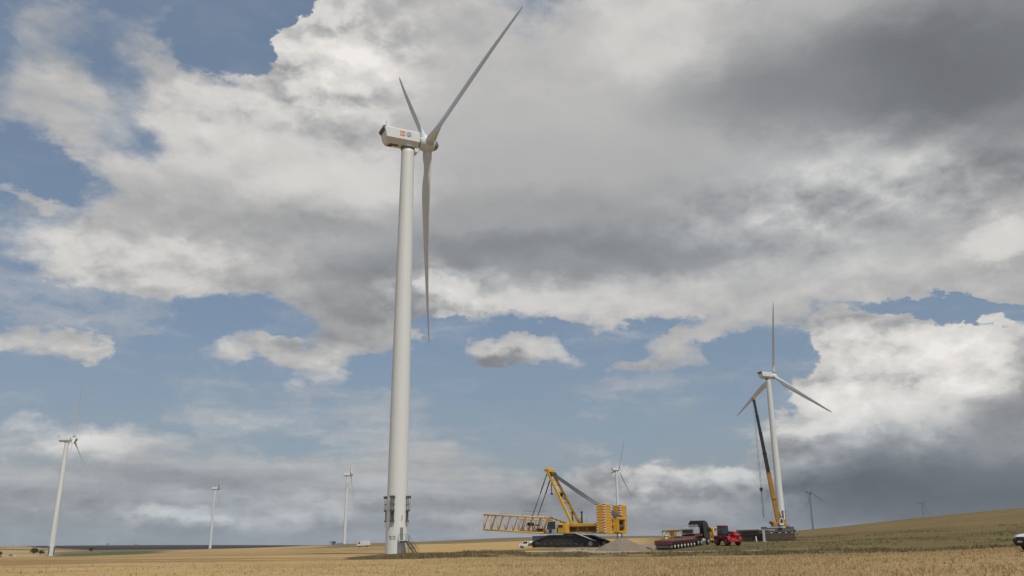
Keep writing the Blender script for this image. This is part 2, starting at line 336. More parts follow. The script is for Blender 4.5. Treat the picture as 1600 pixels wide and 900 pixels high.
# ------------------------------------------------------------------ terrain: levelled from sight lines, one sheet to the horizon
DK = np.array([12, 30, 48, 70, 105, 125, 150, 175, 200, 250, 300, 400, 450, 600, 700, 900, 1100, 1400, 1600, 2200, 2600, 4500, 9000, 14000.])
def flat(e0=0): return [(12, -192.4), (30, -77), (48, -48), (70, -33)]
EROWS = {   # pixel column at the horizon: (distance, pixels above the eye-level line)
 0:    flat()+[(105, -23), (160, -14.8), (250, -13.5), (400, -12.4), (600, -11.5), (900, -6), (1400, -1), (2200, 3), (4500, 3.3), (9000, 2.5)],
 80:   flat()+[(105, -22), (160, -14.6), (250, -14), (400, -13.5), (600, -12.5), (900, -8.5), (1400, -3), (2200, 0), (4500, 3.6), (9000, 2.5)],
 190:  flat()+[(105, -22), (160, -14.4), (250, -13), (400, -12), (600, -10.5), (900, -7), (1400, -2.5), (2200, 0), (4500, 3.5), (9000, 2.5)],
 300:  flat()+[(105, -22), (160, -14), (250, -12), (400, -10), (600, -8), (1100, -4.3), (1600, -2.3), (2600, 0), (4500, 3.2), (9000, 2)],
 450:  flat()+[(105, -22), (160, -14), (300, -9), (600, -4.5), (1100, -1), (1600, .3), (4500, 1.5), (9000, 0)],
 550:  flat()+[(105, -22), (160, -14), (300, -7), (450, -2.7), (700, .3), (1100, 3.2), (1600, 1.5), (4500, 0), (9000, 0)],
 616:  flat()+[(105, -22), (160, -14.2), (200, -10), (300, -4.5), (450, -.5), (700, 2.5), (1100, 4), (1600, 3), (4500, 0), (9000, 0)],
 700:  flat()+[(105, -21), (125, -13), (160, -10), (200, -7), (300, -2.5), (450, 0), (700, 4.5), (1100, 6.7), (1600, 6), (4500, 3), (9000, 1)],
 800:  flat()+[(105, -21), (125, -10.5), (150, -8.5), (200, -6.6), (250, -5.5), (300, -3.5), (450, 1), (600, 4), (700, 6), (1100, 11), (1600, 10), (4500, 6), (9000, 3)],
 900:  flat()+[(105, -22), (125, -13), (150, -6), (175, -4), (200, -3), (300, -1), (450, 2), (600, 5), (1100, 11.5), (1600, 10.5), (4500, 6), (9000, 3)],
 1000: flat()+[(105, -22), (125, -15), (150, -8), (175, -5), (200, -3), (300, 0), (600, 6), (1100, 11.5), (1600, 10.5), (4500, 6), (9000, 3)],
 1100: [(12, -192.4), (30, -77), (48, -47.5), (70, -32)]+[(105, -20), (125, -12.5), (150, -1), (175, .5), (300, 4), (600, 8), (1100, 10.5), (1600, 10), (4500, 6), (9000, 3)],
 1200: [(12, -192.4), (30, -76.8), (48, -47), (70, -30)]+[(105, -19), (125, -11.5), (150, -1.5), (175, 2.5), (250, 9), (450, 14.5), (600, 14), (1100, 13), (1600, 11), (4500, 6), (9000, 3)],
 1300: [(12, -192.4), (30, -76.5), (48, -45), (70, -27)]+[(105, -17.5), (125, -9), (150, -1), (250, 12), (400, 20.5), (600, 19), (1600, 13), (4500, 8), (9000, 3)],
 1450: [(12, -192.4), (30, -76), (48, -42), (70, -22)]+[(105, -14.5), (125, -6), (150, 2), (250, 20), (400, 34.5), (600, 32), (1600, 24), (2600, 22), (4500, 14), (9000, 5)],
 1600: [(12, -192.4), (30, -75), (48, -38), (70, -16)]+[(105, -9), (125, -2), (150, 6), (250, 28), (400, 44), (600, 41), (1600, 28), (4500, 14), (9000, 5)],
 1800: [(12, -192.4), (30, -74), (48, -35), (70, -12)]+[(105, -5), (125, 2), (150, 10), (250, 36), (400, 54), (600, 50), (1600, 33), (4500, 14), (9000, 5)],
}
_cols = sorted(EROWS)
_caz = np.array([azel(c, hor(c))[0] for c in _cols])
_tab = np.array([np.interp(np.log(DK), np.log([d for d, e in EROWS[c]]), [e for d, e in EROWS[c]]) for c in _cols])
_tabz = EYE[2] + _tab/1443.0*DK[None, :]
# ease back to level ground well outside the view
_caz = np.concatenate([[-181, -75, -45], _caz, [52, 80, 181]])
_z = np.vstack([_tabz[0]*0, _tabz[0]*0, _tabz[0], _tabz, _tabz[-1], _tabz[-1]*0+_tabz[3]*0, _tabz[0]*0])
_fa = np.arange(-181, 181.01, .5); _fl = np.linspace(math.log(12), math.log(14000), 360)
_g = np.array([np.interp(_fl, np.log(DK), row) for row in _z])
_G = np.array([np.interp(_fa, _caz, _g[:, j]) for j in range(len(_fl))]).T
def _smooth(a, w, ax):
    k = np.exp(-.5*(np.arange(-3*w, 3*w+1)/w)**2); k /= k.sum()
    p = np.pad(a, [(3*w, 3*w) if i == ax else (0, 0) for i in range(2)], mode='edge')
    return np.apply_along_axis(lambda v: np.convolve(v, k, 'valid'), ax, p)
_G = _smooth(_smooth(_G, 3, 0), 3, 1)
def _vn(x, y, f, seed):
    """smooth value noise"""
    x = x*f+seed*17.3; y = y*f-seed*9.1; xi = np.floor(x); yi = np.floor(y); u = x-xi; v = y-yi
    u = u*u*(3-2*u); v = v*v*(3-2*v)
    h = lambda a, b: np.modf(np.abs(np.sin(a*127.1+b*311.7+seed*3.7)*43758.5453))[0]
    return (h(xi, yi)*(1-u)+h(xi+1, yi)*u)*(1-v)+(h(xi, yi+1)*(1-u)+h(xi+1, yi+1)*u)*v
def fbm(x, y, f, seed, o=4):
    s = 0; a = .5
    for i in range(o): s = s+a*_vn(x, y, f*2**i, seed+i); a *= .5
    return s/(1-.5**o)
def terrain(x, y):
    x = np.asarray(x, float); y = np.asarray(y, float)
    D = np.maximum(np.hypot(x, y), 12.0); az = np.degrees(np.arctan2(x, y))
    i = np.clip((az+181)/.5, 0, len(_fa)-1.001); j = np.clip((np.log(D)-_fl[0])/(_fl[1]-_fl[0]), 0, len(_fl)-1.001)
    i0 = i.astype(int); j0 = j.astype(int); u = i-i0; v = j-j0
    z = (_G[i0, j0]*(1-u)+_G[i0+1, j0]*u)*(1-v)+(_G[i0, j0+1]*(1-u)+_G[i0+1, j0+1]*u)*v
    rough = np.clip((D-20)/60, 0, 1)*np.clip((150-D)/60, .25, 1)
    return z + rough*.10*(fbm(x, y, .22, 5, 3)-.5)
def gp(px, D):
    """point on the ground at horizon column px, D metres away"""
    a = R(azel(px, hor(px))[0]); x, y = D*math.sin(a), D*math.cos(a); return np.array([x, y, float(terrain(x, y))])

# sheet: fine inside the view, coarse elsewhere
azs = np.concatenate([np.arange(-180, -40, 4.0), np.arange(-40, 44, .13), np.arange(44, 180.01, 4.0)])
ds = np.concatenate([[0.01, 3, 6, 9, 12, 16, 21, 27, 33], np.arange(37, 95, 1.6), np.arange(95, 180, .8), np.geomspace(180, 1600, 150), np.geomspace(1640, 14000, 50)])
A, Dm = np.meshgrid(np.radians(azs), ds, indexing='ij')
X = Dm*np.sin(A); Y = Dm*np.cos(A); Z = terrain(X, Y)
na, nd = A.shape
idx = np.arange(na*nd).reshape(na, nd)
Fq = np.stack([idx[:-1, :-1], idx[:-1, 1:], idx[1:, 1:], idx[1:, :-1]], -1).reshape(-1, 4)
# ground albedo, set by field edges, column, distance and noise
PXc = 800 + np.tan(np.clip(A, R(-60), R(60)))*1322/math.cos(PITCH)*1.0      # column at the horizon
n_lo = fbm(X, Y, .018, 2); n_md = fbm(X, Y, .09, 3); n_hi = fbm(X, Y, .6, 4)
wig = (n_md-.5)*9
STRAW = np.array([.42, .285, .132]); STRAW2 = np.array([.31, .20, .095]); SOIL = np.array([.135, .10, .068]); WEED = np.array([.125, .108, .052])
OLIVE = np.array([.150, .114, .050]); OLIVE2 = np.array([.172, .124, .056]); GREEN = np.array([.098, .105, .048]); GRAV = np.array([.285, .24, .185]); RIDGE = np.array([.046, .036, .030]); BACK = np.array([.42, .28, .122]); BRN = np.array([.17, .135, .075])
def mixc(c, col, w): return c*(1-w[..., None]) + col*w[..., None]
def sst(x, a, b): t = np.clip((x-a)/(b-a), 0, 1); return t*t*(3-2*t)
def lerp_px(pts): return np.interp(PXc, [p for p, v in pts], [v for p, v in pts])
C = np.broadcast_to(STRAW, (na, nd, 3)).copy()
right = sst(PXc, 300, 1250)  # near stubble turns darker towards the right
C = mixc(C, np.array([.30, .207, .098]), right)
C = mixc(C, STRAW2, sst(n_lo+.35*(n_md-.5), .45, .72)*.55)
C = mixc(C, np.array([.50, .345, .165]), sst(fbm(X, Y, .05, 9), .58, .78)*.45*(1-right*.7))
C = mixc(C, STRAW2*.72, sst(fbm(X*.25+Y*.12, Y*1.0, .075, 61), .48, .64)*.75*sst(Dm, 55, 90)*(1-right*.5))
# harvest lanes: long pale and dark lines across the near field
lane = np.sin((Y*.93+X*.36)*2*PI/11 + 2*(n_lo-.5)*2)
C = mixc(C, STRAW2*.8, sst(lane, .7, 1.0)*.5*sst(Dm, 60, 110)*(1-right*.6))
ledge = lerp_px([(540, 104), (640, 106), (830, 104), (1000, 104), (1200, 101), (1440, 98), (1700, 97)]) + wig*.45
lend = lerp_px([(540, 112), (640, 128), (830, 124), (1000, 121), (1200, 120), (1440, 112), (1520, 104), (1700, 98)]) + wig*.5
pastedge = (sst(Dm-ledge, -.6, .9))*sst(PXc, 530, 560)
# land beyond the verge
beyond = sst(Dm-lend, -.6, 1.2)*sst(PXc, 620, 655)
C = mixc(C, BACK, beyond)
hillw = sst(PXc + (n_md-.5)*50, 985, 1050)*beyond
hillc = OLIVE[None, None]*(1-sst(Dm, 135, 260)[..., None]) + OLIVE2[None, None]*sst(Dm, 135, 260)[..., None]
C = C*(1-hillw[..., None]) + hillc*hillw[..., None]
C = mixc(C, np.array([.185, .132, .064]), hillw*sst(n_lo, .48, .7)*.6)
C = mixc(C, np.array([.112, .10, .046]), hillw*sst(fbm(X, Y, .03, 12), .55, .7)*.5)
# back ridge behind the pale field (centre)
backr = sst(Dm, lerp_px([(560, 480), (640, 520), (700, 500), (800, 600), (1000, 690), (1080, 700)]), lerp_px([(560, 500), (640, 545), (700, 525), (800, 625), (1000, 715), (1080, 730)]))*sst(PXc, 600, 640)*(1-sst(PXc, 1040, 1120))
C = mixc(C, np.array([.19, .145, .072]), backr)
C = mixc(C, np.array([.145, .112, .058]), backr*sst(Dm, 800, 1000)*.7)
# left: fallow and green strips, then the ploughed ridge
fe = lerp_px([(-200, 560), (80, 590), (200, 570), (300, 720), (420, 640), (520, 470), (600, 455)])
left = (1-sst(PXc, 610, 640))
fallow = sst(Dm, fe, fe*1.04)*left
C = mixc(C, BRN, fallow)
C = mixc(C, GREEN, fallow*sst(fbm(X, Y, .008, 21), .46, .56)*(1-sst(PXc, 235, 275))*sst(PXc, 60, 110)*(1-sst(Dm, 1050, 1200)))
C = mixc(C, np.array([.088, .108, .044]), fallow*sst(Dm, 760, 800)*(1-sst(Dm, 1000, 1050))*sst(PXc, 150, 165)*(1-sst(PXc, 225, 250)))
C = mixc(C, STRAW, fallow*sst(Dm, 640, 660)*(1-sst(Dm, 1050, 1100))*sst(PXc, 225, 290)*.85*(1-sst(PXc, 480, 540)))
C = mixc(C, np.array([.40, .275, .135]), fallow*(1-sst(PXc, 45+45*sst(Dm, 700, 1500), 100+60*sst(Dm, 700, 1500)))*sst(fbm(X, Y, .006, 31), .36, .5))
rd = lerp_px([(-200, 6000), (20, 4200), (60, 1900), (150, 1300), (300, 1250), (400, 1150), (490, 1350), (520, 1900), (545, 5000), (600, 9000)])
C = mixc(C, RIDGE, sst(Dm, rd, rd*1.06)*left)
C = mixc(C, np.array([.12, .10, .07]), sst(Dm, 860, 1000)*(1-sst(Dm, 1250, 1350))*sst(PXc, 470, 520)*left*.7)
# verge: weeds on a broken earth bank
C = mixc(C, WEED, pastedge*(1-beyond)*sst(PXc, 625, 650))
C = mixc(C, SOIL, pastedge*(1-beyond)*sst(PXc, 1080, 1180)*(.35+.65*sst(n_hi*.5+n_md*.5, .38, .55))*(1-sst(PXc, 1430, 1520)))
C = mixc(C, STRAW2, pastedge*(1-beyond)*(1-sst(n_md, .40, .52))*.6*(1-sst(PXc, 1050, 1150)))
C = mixc(C, STRAW*.8, pastedge*(1-beyond)*sst(PXc, 1400, 1480)*.75)
# bare earth round the near turbine's foot
lo_ = lerp_px([(520, 118), (545, 108), (640, 107), (660, 108)])+wig*.4; hi_ = lerp_px([(525, 119), (560, 142), (600, 160), (650, 158), (700, 140), (730, 128)])+wig*.4
foot = sst(Dm-lo_, -1, 1)*(1-sst(Dm-hi_, -1, 1.5))*sst(PXc, 528, 545)*(1-sst(PXc, 690, 730))
C = mixc(C, np.array([.112, .084, .050]), foot)
C = mixc(C, WEED, foot*sst(n_md, .5, .62)*.6)
# gravel hardstanding and track
pad = sst(PXc, 862, 885)*(1-sst(PXc, 1015, 1040))*sst(Dm, 139+wig*.3, 141+wig*.3)*(1-sst(Dm, 200, 215))
trk_lo = lerp_px([(820, 132), (840, 124), (1000, 121.5), (1300, 121)]); trk_hi = lerp_px([(820, 134), (840, 131), (920, 138), (1000, 128), (1090, 123.6), (1300, 122.5)])
trk = sst(Dm-trk_lo, -.5, .6)*(1-sst(Dm-trk_hi, -.5, .8))*sst(PXc, 832, 850)*(1-sst(PXc, 1150, 1330))
C = mixc(C, GRAV*.92, pad*(.55+.45*sst(n_hi, .35, .5)))
C = mixc(C, GRAV*1.08, trk*.95)
weedpatch = sst(PXc, 770, 790)*(1-sst(PXc, 868, 890))*sst(Dm, 131, 134)*(1-sst(Dm, 150, 156))
C = mixc(C, WEED*1.05, weedpatch*.85)
C *= (.88 + .24*n_hi[..., None])
gm = bpy.data.materials.new('field_earth'); gm.use_nodes = True
def shade_ground(m):
    nt = m.node_tree; N = nt.nodes; L = nt.links; b = N['Principled BSDF']
    at_ = N.new('ShaderNodeAttribute'); at_.attribute_name = 'albedo'
    tc = N.new('ShaderNodeTexCoord')
    def nz(s, d, r):
        n = N.new('ShaderNodeTexNoise'); n.inputs['Scale'].default_value = s; n.inputs['Detail'].default_value = d; n.inputs['Roughness'].default_value = r
        L.new(tc.outputs['Object'], n.inputs['Vector']); return n.outputs['Fac']
    def mr(v, a, c, lo, hi):
        q = N.new('ShaderNodeMapRange'); q.inputs['From Min'].default_value = a; q.inputs['From Max'].default_value = c; q.inputs['To Min'].default_value = lo; q.inputs['To Max'].default_value = hi
        L.new(v, q.inputs['Value']); return q.outputs['Result']
    def mul(a, c):
        q = N.new('ShaderNodeMath'); q.operation = 'MULTIPLY'; L.new(a, q.inputs[0]); L.new(c, q.inputs[1]); return q.outputs[0]
    fine = mr(nz(9.0, 5, .7), .3, .7, .72, 1.28); mid = mr(nz(1.1, 6, .65), .3, .7, .78, 1.22); big = mr(nz(.06, 6, .6), .3, .7, .86, 1.14)
    v = mul(mul(fine, mid), big)
    hs = N.new('ShaderNodeHueSaturation'); L.new(at_.outputs['Color'], hs.inputs['Color']); L.new(v, hs.inputs['Value'])
    L.new(mr(nz(.4, 4, .6), .3, .7, .9, 1.1), hs.inputs['Saturation'])
    L.new(hs.outputs['Color'], b.inputs['Base Color']); b.inputs['Roughness'].default_value = 1.0; b.inputs['Specular IOR Level'].default_value = .05
    bp = N.new('ShaderNodeBump'); bp.inputs['Strength'].default_value = .5; bp.inputs['Distance'].default_value = .12
    L.new(nz(3.0, 6, .7), bp.inputs['Height']); L.new(bp.outputs['Normal'], b.inputs['Normal'])
shade_ground(gm)
ground = mesh_np('ground', np.stack([X, Y, Z], -1).reshape(-1, 3), Fq, gm, True)
ca = ground.data.color_attributes.new('albedo', 'FLOAT_COLOR', 'POINT')
ca.data.foreach_set('color', np.concatenate([C.reshape(-1, 3), np.ones((na*nd, 1))], 1).astype(np.float32).ravel())
tag(ground, 'rolling farmland of straw stubble, weedy bank, gravel track and grassy rise', kind='structure')

turb_xy = at(668, 226, 164.0)[:2] - np.array([math.cos(R(25)), math.sin(R(25))])*4.3
# ------------------------------------------------------------------ stubble and weeds: real blades, one object each (nobody could count them)
def blade_mat(name, c1, c2, trans=.2):
    m = bpy.data.materials.new(name); m.use_nodes = True; nt = m.node_tree; N = nt.nodes; L = nt.links; b = N['Principled BSDF']
    g = N.new('ShaderNodeNewGeometry'); r = N.new('ShaderNodeValToRGB'); L.new(g.outputs['Random Per Island'], r.inputs['Fac'])
    r.color_ramp.elements[0].color = (*c1, 1); r.color_ramp.elements[1].color = (*c2, 1)
    L.new(r.outputs['Color'], b.inputs['Base Color']); b.inputs['Roughness'].default_value = .8; b.inputs['Specular IOR Level'].default_value = .15
    return m
def tufts(name, pts, hgt, wid, per, lean, mat):
    n = len(pts); k = n*per
    base = np.repeat(pts, per, 0); base[:, :2] += RNG.normal(0, 1, (k, 2))*np.repeat(hgt, per)[:, None]*.25
    base[:, 2] = terrain(base[:, 0], base[:, 1])-.02
    h = np.repeat(hgt, per)*RNG.uniform(.55, 1.25, k); w = np.repeat(wid, per)*RNG.uniform(.6, 1.4, k)
    th = RNG.uniform(0, PI, k); side = np.stack([np.cos(th), np.sin(th), np.zeros(k)], 1)
    ln = RNG.normal(0, lean, (k, 2))*h[:, None]
    tip = base + np.concatenate([ln, h[:, None]], 1); mid = base + np.concatenate([ln*.35, h[:, None]*.55], 1)
    V = np.stack([base-side*w[:, None]*.5, base+side*w[:, None]*.5, mid+side*w[:, None]*.45, mid-side*w[:, None]*.45, tip+side*w[:, None]*.08, tip-side*w[:, None]*.08], 1).reshape(-1, 3)
    o = np.arange(k)[:, None]*6
    F = np.concatenate([o+np.array([[0, 1, 2, 3]]), o+np.array([[3, 2, 4, 5]])], 0)
    return mesh_np(name, V, F, mat)
def scatter(n, az0, az1, d0, d1):
    a = np.radians(RNG.uniform(az0, az1, n)); d = np.sqrt(RNG.uniform(d0**2, d1**2, n)); return a, d
a, d = scatter(70000, -33, 34, 38, 112)
px_ = 800+np.tan(a)*1322/math.cos(PITCH)
edge = np.interp(px_, [540, 640, 1000, 1200, 1440, 1700], [112, 106, 104, 101, 98, 97])
x, y = d*np.sin(a), d*np.cos(a)
keep = (d < edge) & (RNG.uniform(0, 1, len(d)) < np.where(px_ < 640, np.clip((112-d)/45, 0, 1), 1)) & (RNG.uniform(0, 1, len(d)) < (.12+.78*sst(px_, 500, 1300))*(.3+.9*sst(fbm(x, y, .12, 40), .35, .65)))
x, y = x[keep], y[keep]
st = tufts('stubble', np.stack([x, y, x*0], 1), RNG.uniform(.09, .22, len(x)), RNG.uniform(.015, .035, len(x)), 3, .35, blade_mat('straw', (.27, .185, .085), (.56, .42, .22)))
tag(st, 'dry golden straw stubble standing across the near field', 'stubble', kind='stuff')
a, d = scatter(30000, -8.5, 34, 97, 131)
px_ = 800+np.tan(a)*1322/math.cos(PITCH)
lo = np.interp(px_, [540, 640, 1000, 1200, 1440, 1700], [105, 106, 104, 101, 98, 97]); hi = np.interp(px_, [540, 640, 830, 1000, 1200, 1440, 1520, 1700], [112, 128, 122.5, 119.5, 118, 112, 108, 104])
x, y = d*np.sin(a), d*np.cos(a); cl = fbm(x, y, .25, 44)
keep = (d > lo-1) & (d < hi) & (RNG.uniform(0, 1, len(d)) < sst(cl, .38, .7))
x, y, cl = x[keep], y[keep], cl[keep]
wd = tufts('weeds', np.stack([x, y, x*0], 1), .14+.55*np.clip(cl-.4, 0, .5)*RNG.uniform(.5, 1.8, len(x)), RNG.uniform(.03, .07, len(x)), 5, .3, blade_mat('weed_leaf', (.115, .10, .05), (.29, .22, .11)))
tag(wd, 'dry olive weeds on the earth bank beyond the stubble', 'weeds', kind='stuff')
a, d = scatter(1800, -10, -3, 108, 158)
px_ = 800+np.tan(a)*1322/math.cos(PITCH)
keep = (d > np.interp(px_, [545, 640, 700], [108, 108, 112])) & (d < np.interp(px_, [545, 600, 650, 700], [118, 158, 156, 140])) & (np.hypot(d*np.sin(a)-turb_xy[0], d*np.cos(a)-turb_xy[1]) > 2.6)
x, y = (d*np.sin(a))[keep], (d*np.cos(a))[keep]
ft = tufts('trampled_weeds', np.stack([x, y, x*0], 1), RNG.uniform(.06, .2, len(x)), RNG.uniform(.03, .06, len(x)), 4, .5, bpy.data.materials['weed_leaf'])
tag(ft, 'low weeds on the bare earth round the near turbine', 'weeds', kind='stuff')
a, d = scatter(16000, 4, 34, 122, 215)
x, y = d*np.sin(a), d*np.cos(a); cl = fbm(x, y, .15, 48); px_ = 800+np.tan(a)*1322/math.cos(PITCH)
keep = (RNG.uniform(0, 1, len(d)) < sst(cl, .4, .7)) & ((px_ > 1040) | ((d < 139) & (d > 131)))
x, y = x[keep], y[keep]
gr = tufts('pasture_grass', np.stack([x, y, x*0], 1), RNG.uniform(.08, .26, len(x)), RNG.uniform(.03, .06, len(x)), 4, .4, blade_mat('pasture_blade', (.13, .108, .048), (.22, .17, .08)))
tag(gr, 'dry olive grass covering the rise on the right', 'grass', kind='stuff')
# ------------------------------------------------------------------ wind turbines
WHITE = paint('turbine_white', (.675, .685, .655), rough=.42, dirt=.07, scale=.25, dirtcol=(.45, .42, .36), grain=.12)
BLADE = paint('blade_white', (.64, .65, .65), rough=.38, dirt=.06, scale=.2, dirtcol=(.45, .42, .36), grain=.12)
DGREY = paint('dark_grey_metal', (.085, .085, .088), rough=.6, dirt=.4, scale=1)
MGREY = paint('galvanised_steel', (.26, .265, .27), rough=.5, metal=.3, dirt=.3)
LOGO_O = paint('emblem_orange', (.72, .16, .07), rough=.5, dirt=.05); LOGO_B = paint('emblem_blue', (.30, .38, .50), rough=.5, dirt=.05); LOGO_W = paint('emblem_white', (.74, .72, .70), rough=.5, dirt=.05)
STEEL = paint('dull_steel', (.11, .11, .115), rough=.6, metal=.2, dirt=.4)
NOSE = paint('grey_nose', (.20, .205, .21), rough=.45, dirt=.1, grain=.2)
INK = paint('black_lettering', (.025, .025, .028), rough=.6, dirt=.05)
HUBH, OVER, TILT, CONE = 83.0, 4.3, R(3.5), R(3.0)
def tower_r(z): return np.interp(z, [0, 27, 54, 81.2], [1.93, 1.80, 1.58, 1.33])
def make_tower():
    m = MB(); prof = [(1.93, -4.0), (1.93, 0.0)]
    for z in np.arange(2, 81, 2.0):
        prof.append((float(tower_r(z)), float(z)))
    prof.append((1.33, 81.25)); prof.sort(key=lambda p: p[1])
    return m.lathe(prof, 64)
def make_nacelle():
    W = 1.72
    # eight-sided shell: upright sides, deep chamfers towards the belly, rear face leaning back, small roof bevel
    cs = [(-.95, 81.35), (.95, 81.35), (W, 82.35), (W, 84.45), (W-.28, 84.72), (-W+.28, 84.72), (-W, 84.45), (-W, 82.35)]
    n = len(cs); rear = lambda z: -4.9-(z-81.35)*.22; front = lambda z: 2.1-max(0, 82.0-z)*.35
    rings = [(lambda y, z: (rear(z), y*.93, 83+(z-83)*.93)), (lambda y, z: (rear(z)+.16, y, z)), (lambda y, z: (-1.5, y*1.0, z)), (lambda y, z: (front(z)-.14, y*.99, z)), (lambda y, z: (front(z), y*.92, 83+(z-83)*.92))]
    V = [rg(y, z) for rg in rings for y, z in cs]
    F = [(i*n+k, i*n+(k+1) % n, (i+1)*n+(k+1) % n, (i+1)*n+k) for i in range(len(rings)-1) for k in range(n)]
    F += [tuple(range(n-1, -1, -1)), tuple((len(rings)-1)*n+k for k in range(n))]
    m = MB().add(V, F)
    m.prism([(.9, 81.2), (2.1, 81.5), (2.2, 80.75), (1.75, 80.15), (1.25, 80.35)], -.95, .95, 'y', inset=.1)   # chin under the bearing
    return m
def make_blade():
    secs = [(0.0, .95, 1.9, 0, 0), (1.6, .95, 1.9, 0, 0), (3.2, 1.4, 1.65, 10, -.03), (5.2, 1.95, 1.3, 15, -.10), (7.4, 2.4, .98, 15.5, -.2), (10, 2.5, .72, 13.5, -.28), (15, 2.15, .5, 9, -.26), (21, 1.78, .36, 5.5, -.22), (28, 1.32, .235, 1.5, -.15), (34, .98, .165, .5, -.1), (38.5, .72, .115, 0, -.05), (40.4, .42, .075, 0, 0), (41.1, .12, .03, 0, 0)]
    n = 20; V = []
    for z, ch, th, tw, off in secs:
        ch *= 1.14 if z > 3 else 1
        t = -R(tw*.9+5); circ = 1-np.clip((z-1.6)/4.5, 0, 1)
        for k in range(n):
            w = 2*PI*k/n; cx, cy = math.cos(w), math.sin(w)
            # chord along y, thickness along x; sharp trailing edge away from the root
            yy = ch*(.5*cx) if z <= 1.7 else ch*(.5*cx)
            shp = circ*1 + (1-circ)*(.62+.5*cx-.12*cx*cx)
            xx = th*.5*cy*max(.06, shp) if z > 1.7 else th*.5*cy
            if z <= 1.7: yy = th*.5*cx
            yy += off
            xr = xx*math.cos(t)-yy*math.sin(t); yr = xx*math.sin(t)+yy*math.cos(t)
            V.append((xr + 1.3*(z/41.0)**2.2, yr, z+1.3))
    F = [(i*n+k, i*n+(k+1) % n, (i+1)*n+(k+1) % n, (i+1)*n+k) for i in range(len(secs)-1) for k in range(n)]
    m = MB().add(V, F, True); o = len(V)-n
    m.f += [tuple(range(n-1, -1, -1)), tuple(o+k for k in range(n))]; m.sm += [False]*2
    return m
def make_hub():
    return MB().lathe([(1.0, -1.9), (1.35, -1.75), (1.42, -1.1), (1.55, -1.0), (1.55, .95), (1.42, 1.15), (1.3, 1.3)], 40, 'x')
def blade_matrix(ph):
    """rotor axis tilted up; ph measured from straight up towards local -y"""
    rt = Matrix.Rotation(-TILT, 4, 'Y')
    return Matrix.Translation((OVER, 0, HUBH)) @ rt @ Matrix.Rotation(ph, 4, 'X') @ Matrix.Rotation(CONE, 4, 'Y')
def make_turbine(name='wind_turbine'):
    root = empty(name, (0, 0, 0))
    make_tower().build('tower', WHITE, root)
    nac = make_nacelle().build('nacelle', WHITE, root)
    MB().lathe([(1.36, 81.2-.35), (1.5, 81.2-.3), (1.5, 81.2+.02), (1.3, 81.22)], 40).build('yaw_ring', DGREY, root)
    # rear hood of the nacelle: dark louvred outlet under the roof
    MB().prism([(-5.45, 83.75), (-5.95, 84.25), (-5.85, 84.72), (-5.3, 84.78), (-5.35, 84.4)], -1.60, 1.60, 'y').build('rear_hood', DGREY, nac)
    MB().box((-3.2, -.25, 81.33), (1.9, .7, .14)).build('floor_hatch', DGREY, nac)
    MB().box((-3.9, .55, 81.33), (1.0, .6, .14)).build('floor_hatch', DGREY, nac)
    MB().tube([(-5.2, -1.1, 84.6), (-5.2, -1.1, 86.0)], .05, 6).tube([(-5.2, -1.3, 85.8), (-5.2, -.9, 85.8)], .035, 6).build('wind_vane', MGREY, nac)
    MB().tube([(-5.2, 1.1, 84.6), (-5.2, 1.1, 85.9)], .05, 6).box((-5.2, 1.1, 85.95), (.3, .1, .1)).build('wind_sensor', MGREY, nac)
    h = make_hub(); hb = h.build('hub', WHITE, root)
    hb.matrix_local = Matrix.Translation((OVER, 0, HUBH)) @ Matrix.Rotation(-TILT, 4, 'Y')
    MB().lathe([(1.3, 1.29), (1.18, 1.6), (.92, 2.0), (.54, 2.3), (.12, 2.42)], 32, 'x').build('nose_cone', NOSE, hb)
    bl = make_blade().build('blade', BLADE, root)
    for k in range(3):
        b = bl if k == 0 else bl.copy()
        if k: COL.objects.link(b)
        b.parent = root; b['blade_no'] = k
    return root
def set_rotor(root, ph):
    for ch in root.children:
        if 'blade_no' in ch: ch.matrix_local = blade_matrix(ph + ch['blade_no']*2*PI/3)
def radial(ang, z, off=0.0):
    rr = float(tower_r(z))+off; return Vector((rr*math.cos(ang), rr*math.sin(ang), z))
